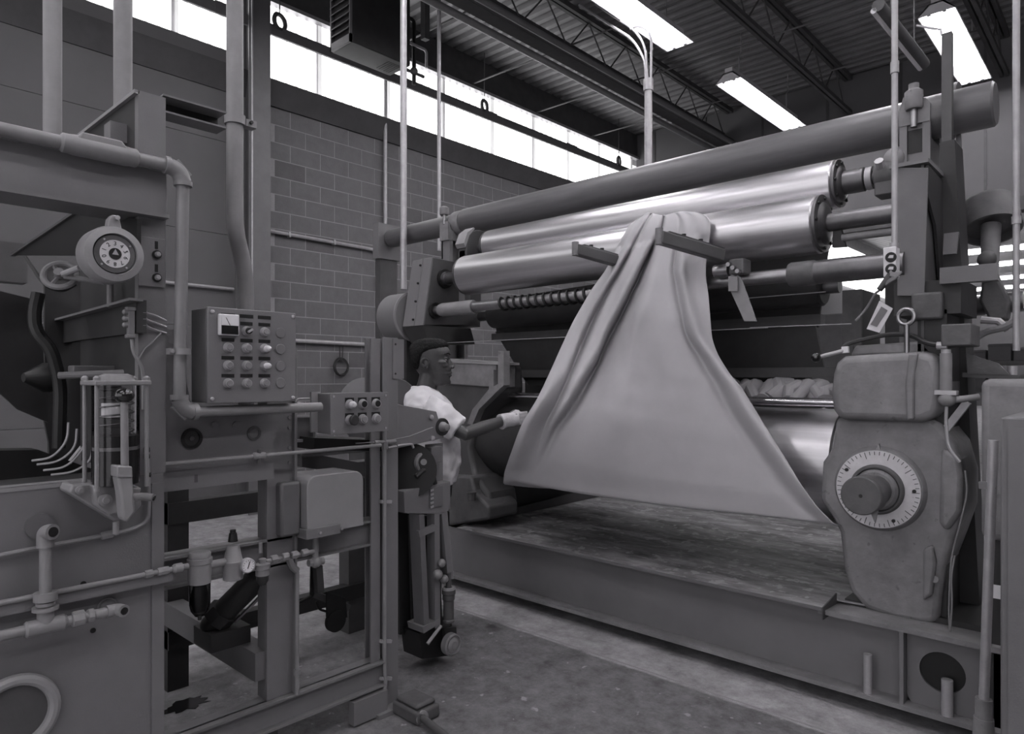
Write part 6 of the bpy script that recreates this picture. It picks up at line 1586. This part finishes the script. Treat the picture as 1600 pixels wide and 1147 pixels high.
# ================================================================== WORKER in profile, facing along the rolls
PB = FW * 4.0 + RT * (4.0 * (676 - CX) / F_PX)
PF, PS = RT.copy(), -FW.copy()       # his forward, his right-hand side
def pp(a, b, z): return Vector((PB.x, PB.y, 0)) + PF * a + PS * b + ZA * z
def rings(mb, secs, n=24, power=2.0):
    # secs: (z, back, front, halfwidth, b centre) horizontal sections
    vs = []; fs = []
    for (z, bk, fr, hw, bc) in secs:
        c = (bk + fr) / 2; h = (fr - bk) / 2
        for k in range(n):
            t_ = 2 * math.pi * k / n
            x, y = math.cos(t_), math.sin(t_)
            e = 2 / power
            x = math.copysign(abs(x) ** e, x); y = math.copysign(abs(y) ** e, y)
            vs.append(pp(c + h * x, bc + hw * y, z))
    for i in range(len(secs) - 1):
        for k in range(n):
            k2 = (k + 1) % n
            fs.append((i * n + k, i * n + k2, (i + 1) * n + k2, (i + 1) * n + k))
    m = (len(secs) - 1) * n
    fs.append(tuple(reversed(range(n)))); fs.append(tuple(range(m, m + n)))
    return mb.add(vs, fs)
def limb(mb, pts, rad, n=16):
    return mb.tube([pp(*p) for p in pts], list(rad), n)
def remesh(o, vox, sm=6):
    md = o.modifiers.new('remesh', 'REMESH'); md.mode = 'VOXEL'; md.voxel_size = vox; md.use_smooth_shade = True
    md = o.modifiers.new('smooth', 'SMOOTH'); md.factor = 0.5; md.iterations = sm
t = Thing('person', 'worker in a white short-sleeved shirt pulling the hanging fabric with a gloved hand', 'person', (PB.x, PB.y, 0))
HD = [(1.452, 0.00, 0.070, .028, 0), (1.464, -.02, .094, .042, 0), (1.482, -.045, .103, .050, 0), (1.500, -.062, .102, .055, 0), (1.513, -.07, .104, .058, 0), (1.524, -.08, .110, .060, 0),
      (1.533, -.088, .106, .062, 0), (1.541, -.093, .110, .063, 0), (1.552, -.100, .105, .066, 0), (1.575, -.110, .100, .070, 0), (1.597, -.117, .095, .072, 0), (1.614, -.121, .098, .073, 0), (1.632, -.124, .106, .074, 0),
      (1.652, -.124, .102, .075, 0), (1.672, -.120, .092, .073, 0), (1.690, -.108, .072, .066, 0), (1.703, -.085, .045, .052, 0), (1.711, -.05, .01, .03, 0)]
body = MB()
rings(body, HD, 28, 2.15)
# nose, lips, brow, eye sockets, ear
body.prism([pp(.090, .016, 1.556), pp(.090, -.016, 1.556), pp(.098, 0, 1.612)], PF * 0.001)
vs = [pp(.085, .019, 1.553), pp(.085, -.019, 1.553), pp(.129, .009, 1.560), pp(.129, -.009, 1.560), pp(.126, .008, 1.573), pp(.126, -.008, 1.573), pp(.095, .009, 1.618), pp(.095, -.009, 1.618), pp(.075, .02, 1.60), pp(.075, -.02, 1.60)]
body.add(vs, [(0, 2, 3, 1), (2, 4, 5, 3), (4, 6, 7, 5), (0, 8, 6, 4, 2), (1, 3, 5, 7, 9), (6, 8, 9, 7), (0, 1, 9, 8)])
AX3 = (PF, PS, ZA)
body.ball(pp(.101, 0, 1.5285), .013, (1.1, 2.0, .55), axes=AX3)
body.ball(pp(.099, 0, 1.5115), .013, (1.1, 1.9, .6), axes=AX3)
body.ball(pp(.088, 0, 1.474), .02, (1.0, 1.3, .8), axes=AX3)
for s_ in (-1, 1):
    body.ball(pp(.088, .032 * s_, 1.630), .012, (1.0, 1.9, .6), axes=AX3)
    body.ball(pp(.070, .048 * s_, 1.575), .02, (1.1, .8, .9), axes=AX3)
    body.ball(pp(.116, .012 * s_, 1.560), .0095, axes=AX3)
    body.ball(pp(.0775, .0365 * s_, 1.6125), .0165, (1, 1, .5), axes=AX3)
    body.ball(pp(.0770, .0365 * s_, 1.5935), .0160, (1, 1, .45), axes=AX3)
    body.ball(pp(.060, .058 * s_, 1.588), .020, (1.2, .7, .6), axes=AX3)
# neck and trunk
body.tube([pp(-.05, 0, 1.30), pp(-.045, 0, 1.40), pp(-.028, 0, 1.47), pp(-.015, 0, 1.53)], [.085, .064, .058, .056], 20)
TR = [(0.86, -.11, .10, .155, 0), (1.0, -.105, .105, .155, 0), (1.12, -.125, .105, .165, 0), (1.25, -.145, .10, .18, 0), (1.33, -.145, .085, .185, 0), (1.385, -.125, .05, .14, 0), (1.42, -.10, .02, .07, 0)]
rings(body, TR, 24, 2.3)
SH, EL, WR = (-.015, .175, 1.325), (.205, .205, 1.188), (.415, .02, 1.250)
limb(body, [SH, (.09, .19, 1.258), EL, (.30, .125, 1.218), WR], [.060, .052, .041, .038, .028])
SH2, EL2, WR2 = (-.015, -.175, 1.325), (-.06, -.22, 1.05), (-.02, -.23, .81)
limb(body, [SH2, (-.03, -.20, 1.18), EL2, (-.04, -.225, .93), WR2], [.060, .050, .043, .040, .028])
# right hand closing on the fabric edge: palm, four fingers, thumb
def hand(mb, w, f, side, up, k=1.0, curl=0.5):
    f = f.normalized(); side = side.normalized(); up = up.normalized()
    mb.tube([w - f * .02, w + f * .03, w + f * .085 * k], [.026, .034, .036], 12)
    for i, (off, ln) in enumerate(((-.030, .070), (-.010, .080), (.010, .075), (.028, .060))):
        base = w + f * .075 * k + side * off
        p1 = base + f * ln * .45 * k - up * .010
        p2 = p1 + (f * math.cos(curl) - up * math.sin(curl)) * ln * .34 * k
        p3 = p2 + (f * math.cos(curl * 2.2) - up * math.sin(curl * 2.2)) * ln * .28 * k
        mb.tube([base - f * .02, base, p1, p2, p3], [.0105, .0105, .0095, .009, .0075], 8)
    b = w + f * .03 - side * .030
    mb.tube([w + f * .01 - side * .015, b, b + f * .035 - side * .018 - up * .006, b + f * .062 - side * .012 - up * .016], [.014, .0125, .011, .0085], 8)
w1 = pp(*WR); f1 = (PF * 0.9 - PS * 0.28 + ZA * 0.10)
hand(body, w1, f1, ZA * -1.0, PS * 1.0, 1.0, 0.55)
w2 = pp(*WR2); f2 = (PF * 0.15 - ZA * 1.0)
hand(body, w2, f2, PF, PS, 1.0, 0.6)
# legs inside the trousers down to the ankles
for s_ in (-1, 1):
    limb(body, [(-.01, .085 * s_, .92), (-.01, .09 * s_, .52), (-.05, .09 * s_, .10)], [.085, .055, .042])
o = t.part('body', body, 'skin'); remesh(o, 0.0040, 2)
# eyes
for s_ in (1, -1):
    e = t.part('eye', MB().ball(pp(.0785, .036 * s_, 1.603), .0125, axes=AX3), 'pipe_grey')
    t.part('iris', MB().ball(pp(.0882, .0392 * s_, 1.603), .0050, axes=AX3), 'black', e)
    t.part('eyebrow', MB().tube([pp(.102, .018 * s_, 1.634), pp(.094, .042 * s_, 1.639), pp(.075, .060 * s_, 1.634)], [.004, .005, .003], 6), 'hair')
    ear = MB().ball(pp(-.030, .079 * s_, 1.580), .028, (.72, .38, 1.1), axes=AX3)
    ear.torus(pp(-.034, .089 * s_, 1.586), PS * s_ + PF * .3, .021, .0065, 20, 6)
    ear.ball(pp(-.022, .086 * s_, 1.556), .010, (.8, .5, 1), axes=AX3)
    t.part('ear', ear, 'skin')
hair = MB()
HR = [(1.548, -.108, -.072, .048, 0), (1.57, -.118, -.062, .068, 0), (1.60, -.126, -.05, .0765, 0), (1.635, -.132, -.03, .080, 0), (1.655, -.134, .02, .081, 0), (1.668, -.136, .078, .082, 0), (1.685, -.130, .092, .078, 0), (1.703, -.115, .088, .070, 0), (1.718, -.09, .066, .055, 0), (1.728, -.05, .03, .03, 0)]
rings(hair, HR, 28, 2.2)
o = t.part('hair', hair, 'hair'); remesh(o, 0.006, 3)
tx = bpy.data.textures.new('hair_curl', 'CLOUDS'); tx.noise_scale = 0.012
md = o.modifiers.new('curl', 'DISPLACE'); md.texture = tx; md.strength = 0.008; md.texture_coords = 'LOCAL'
# shirt
sh = MB()
SHR = [(0.89, -.135, .135, .18, 0), (0.93, -.140, .150, .182, 0), (0.97, -.13, .150, .178, 0), (1.02, -.130, .160, .175, 0), (1.10, -.145, .165, .182, 0), (1.20, -.160, .150, .195, 0), (1.29, -.168, .125, .205, 0), (1.345, -.168, .108, .205, 0), (1.39, -.156, .075, .17, 0), (1.428, -.13, .025, .102, 0), (1.452, -.118, -.01, .075, 0)]
rings(sh, SHR, 30, 2.2)
limb(sh, [SH, (.06, .19, 1.282), (.135, .20, 1.232), (.165, .203, 1.212)], [.094, .084, .076, .078])
limb(sh, [SH2, (-.03, -.20, 1.20), (-.05, -.215, 1.10)], [.082, .075, .068])
o = t.part('shirt', sh, 'shirt'); remesh(o, 0.009, 5)
tx = bpy.data.textures.new('shirt_folds', 'CLOUDS'); tx.noise_scale = 0.085; tx.noise_depth = 1
md = o.modifiers.new('folds', 'DISPLACE'); md.texture = tx; md.strength = 0.034; md.mid_level = 0.5; md.texture_coords = 'LOCAL'
col = MB()
col.tube([pp(-.118, 0, 1.440), pp(-.100, .062, 1.436), pp(-.03, .082, 1.412), pp(.035, .05, 1.375), pp(.065, .012, 1.345)], [.010, .012, .013, .014, .012], 8)
col.tube([pp(-.118, 0, 1.440), pp(-.100, -.062, 1.436), pp(-.03, -.082, 1.412), pp(.035, -.05, 1.375), pp(.065, -.012, 1.345)], [.010, .012, .013, .014, .012], 8)
t.part('collar', col, 'shirt')
lap = MB().prism([pp(.03, .06, 1.405), pp(.075, .03, 1.37), pp(.095, .05, 1.30), pp(.055, .09, 1.335)], PF * .008 + PS * .008)
t.part('lapel', lap, 'shirt')
# glove and wrist cuff
gl = MB()
hand(gl, w1 + PF * .002, f1, ZA * -1.0, PS * 1.0, 1.05, 0.55)
gl.tube([pp(.395, .035, 1.243), pp(.43, .01, 1.252), pp(.47, -.005, 1.257)], [.047, .042, .042], 14)
o = t.part('glove', gl, 'glove', label='pale work glove'); remesh(o, 0.005, 2)
# trousers, belt, shoes
tr = MB()
rings(tr, [(0.80, -.125, .11, .165, 0), (0.88, -.125, .115, .168, 0), (0.99, -.115, .115, .163, 0)], 26, 2.2)
for s_ in (-1, 1):
    limb(tr, [(-.01, .085 * s_, .88), (-.01, .09 * s_, .5), (-.05, .09 * s_, .07)], [.105, .082, .072])
o = t.part('trousers', tr, 'trouser'); remesh(o, 0.012, 4)
t.part('belt', MB().lathe(pp(0, 0, 0.985), ZA, [(.128, 0), (.132, .004), (.132, .034), (.128, .038)], 30), 'black')
for s_ in (-1, 1):
    s1 = MB()
    rings(s1, [(0.0, -.14, .10, .045, .09 * s_), (0.03, -.145, .105, .048, .09 * s_), (0.06, -.14, .07, .046, .09 * s_), (0.10, -.10, .01, .042, .09 * s_), (0.13, -.095, .0, .042, .09 * s_)], 20, 2.4)
    t.part('shoe', s1, 'hose')
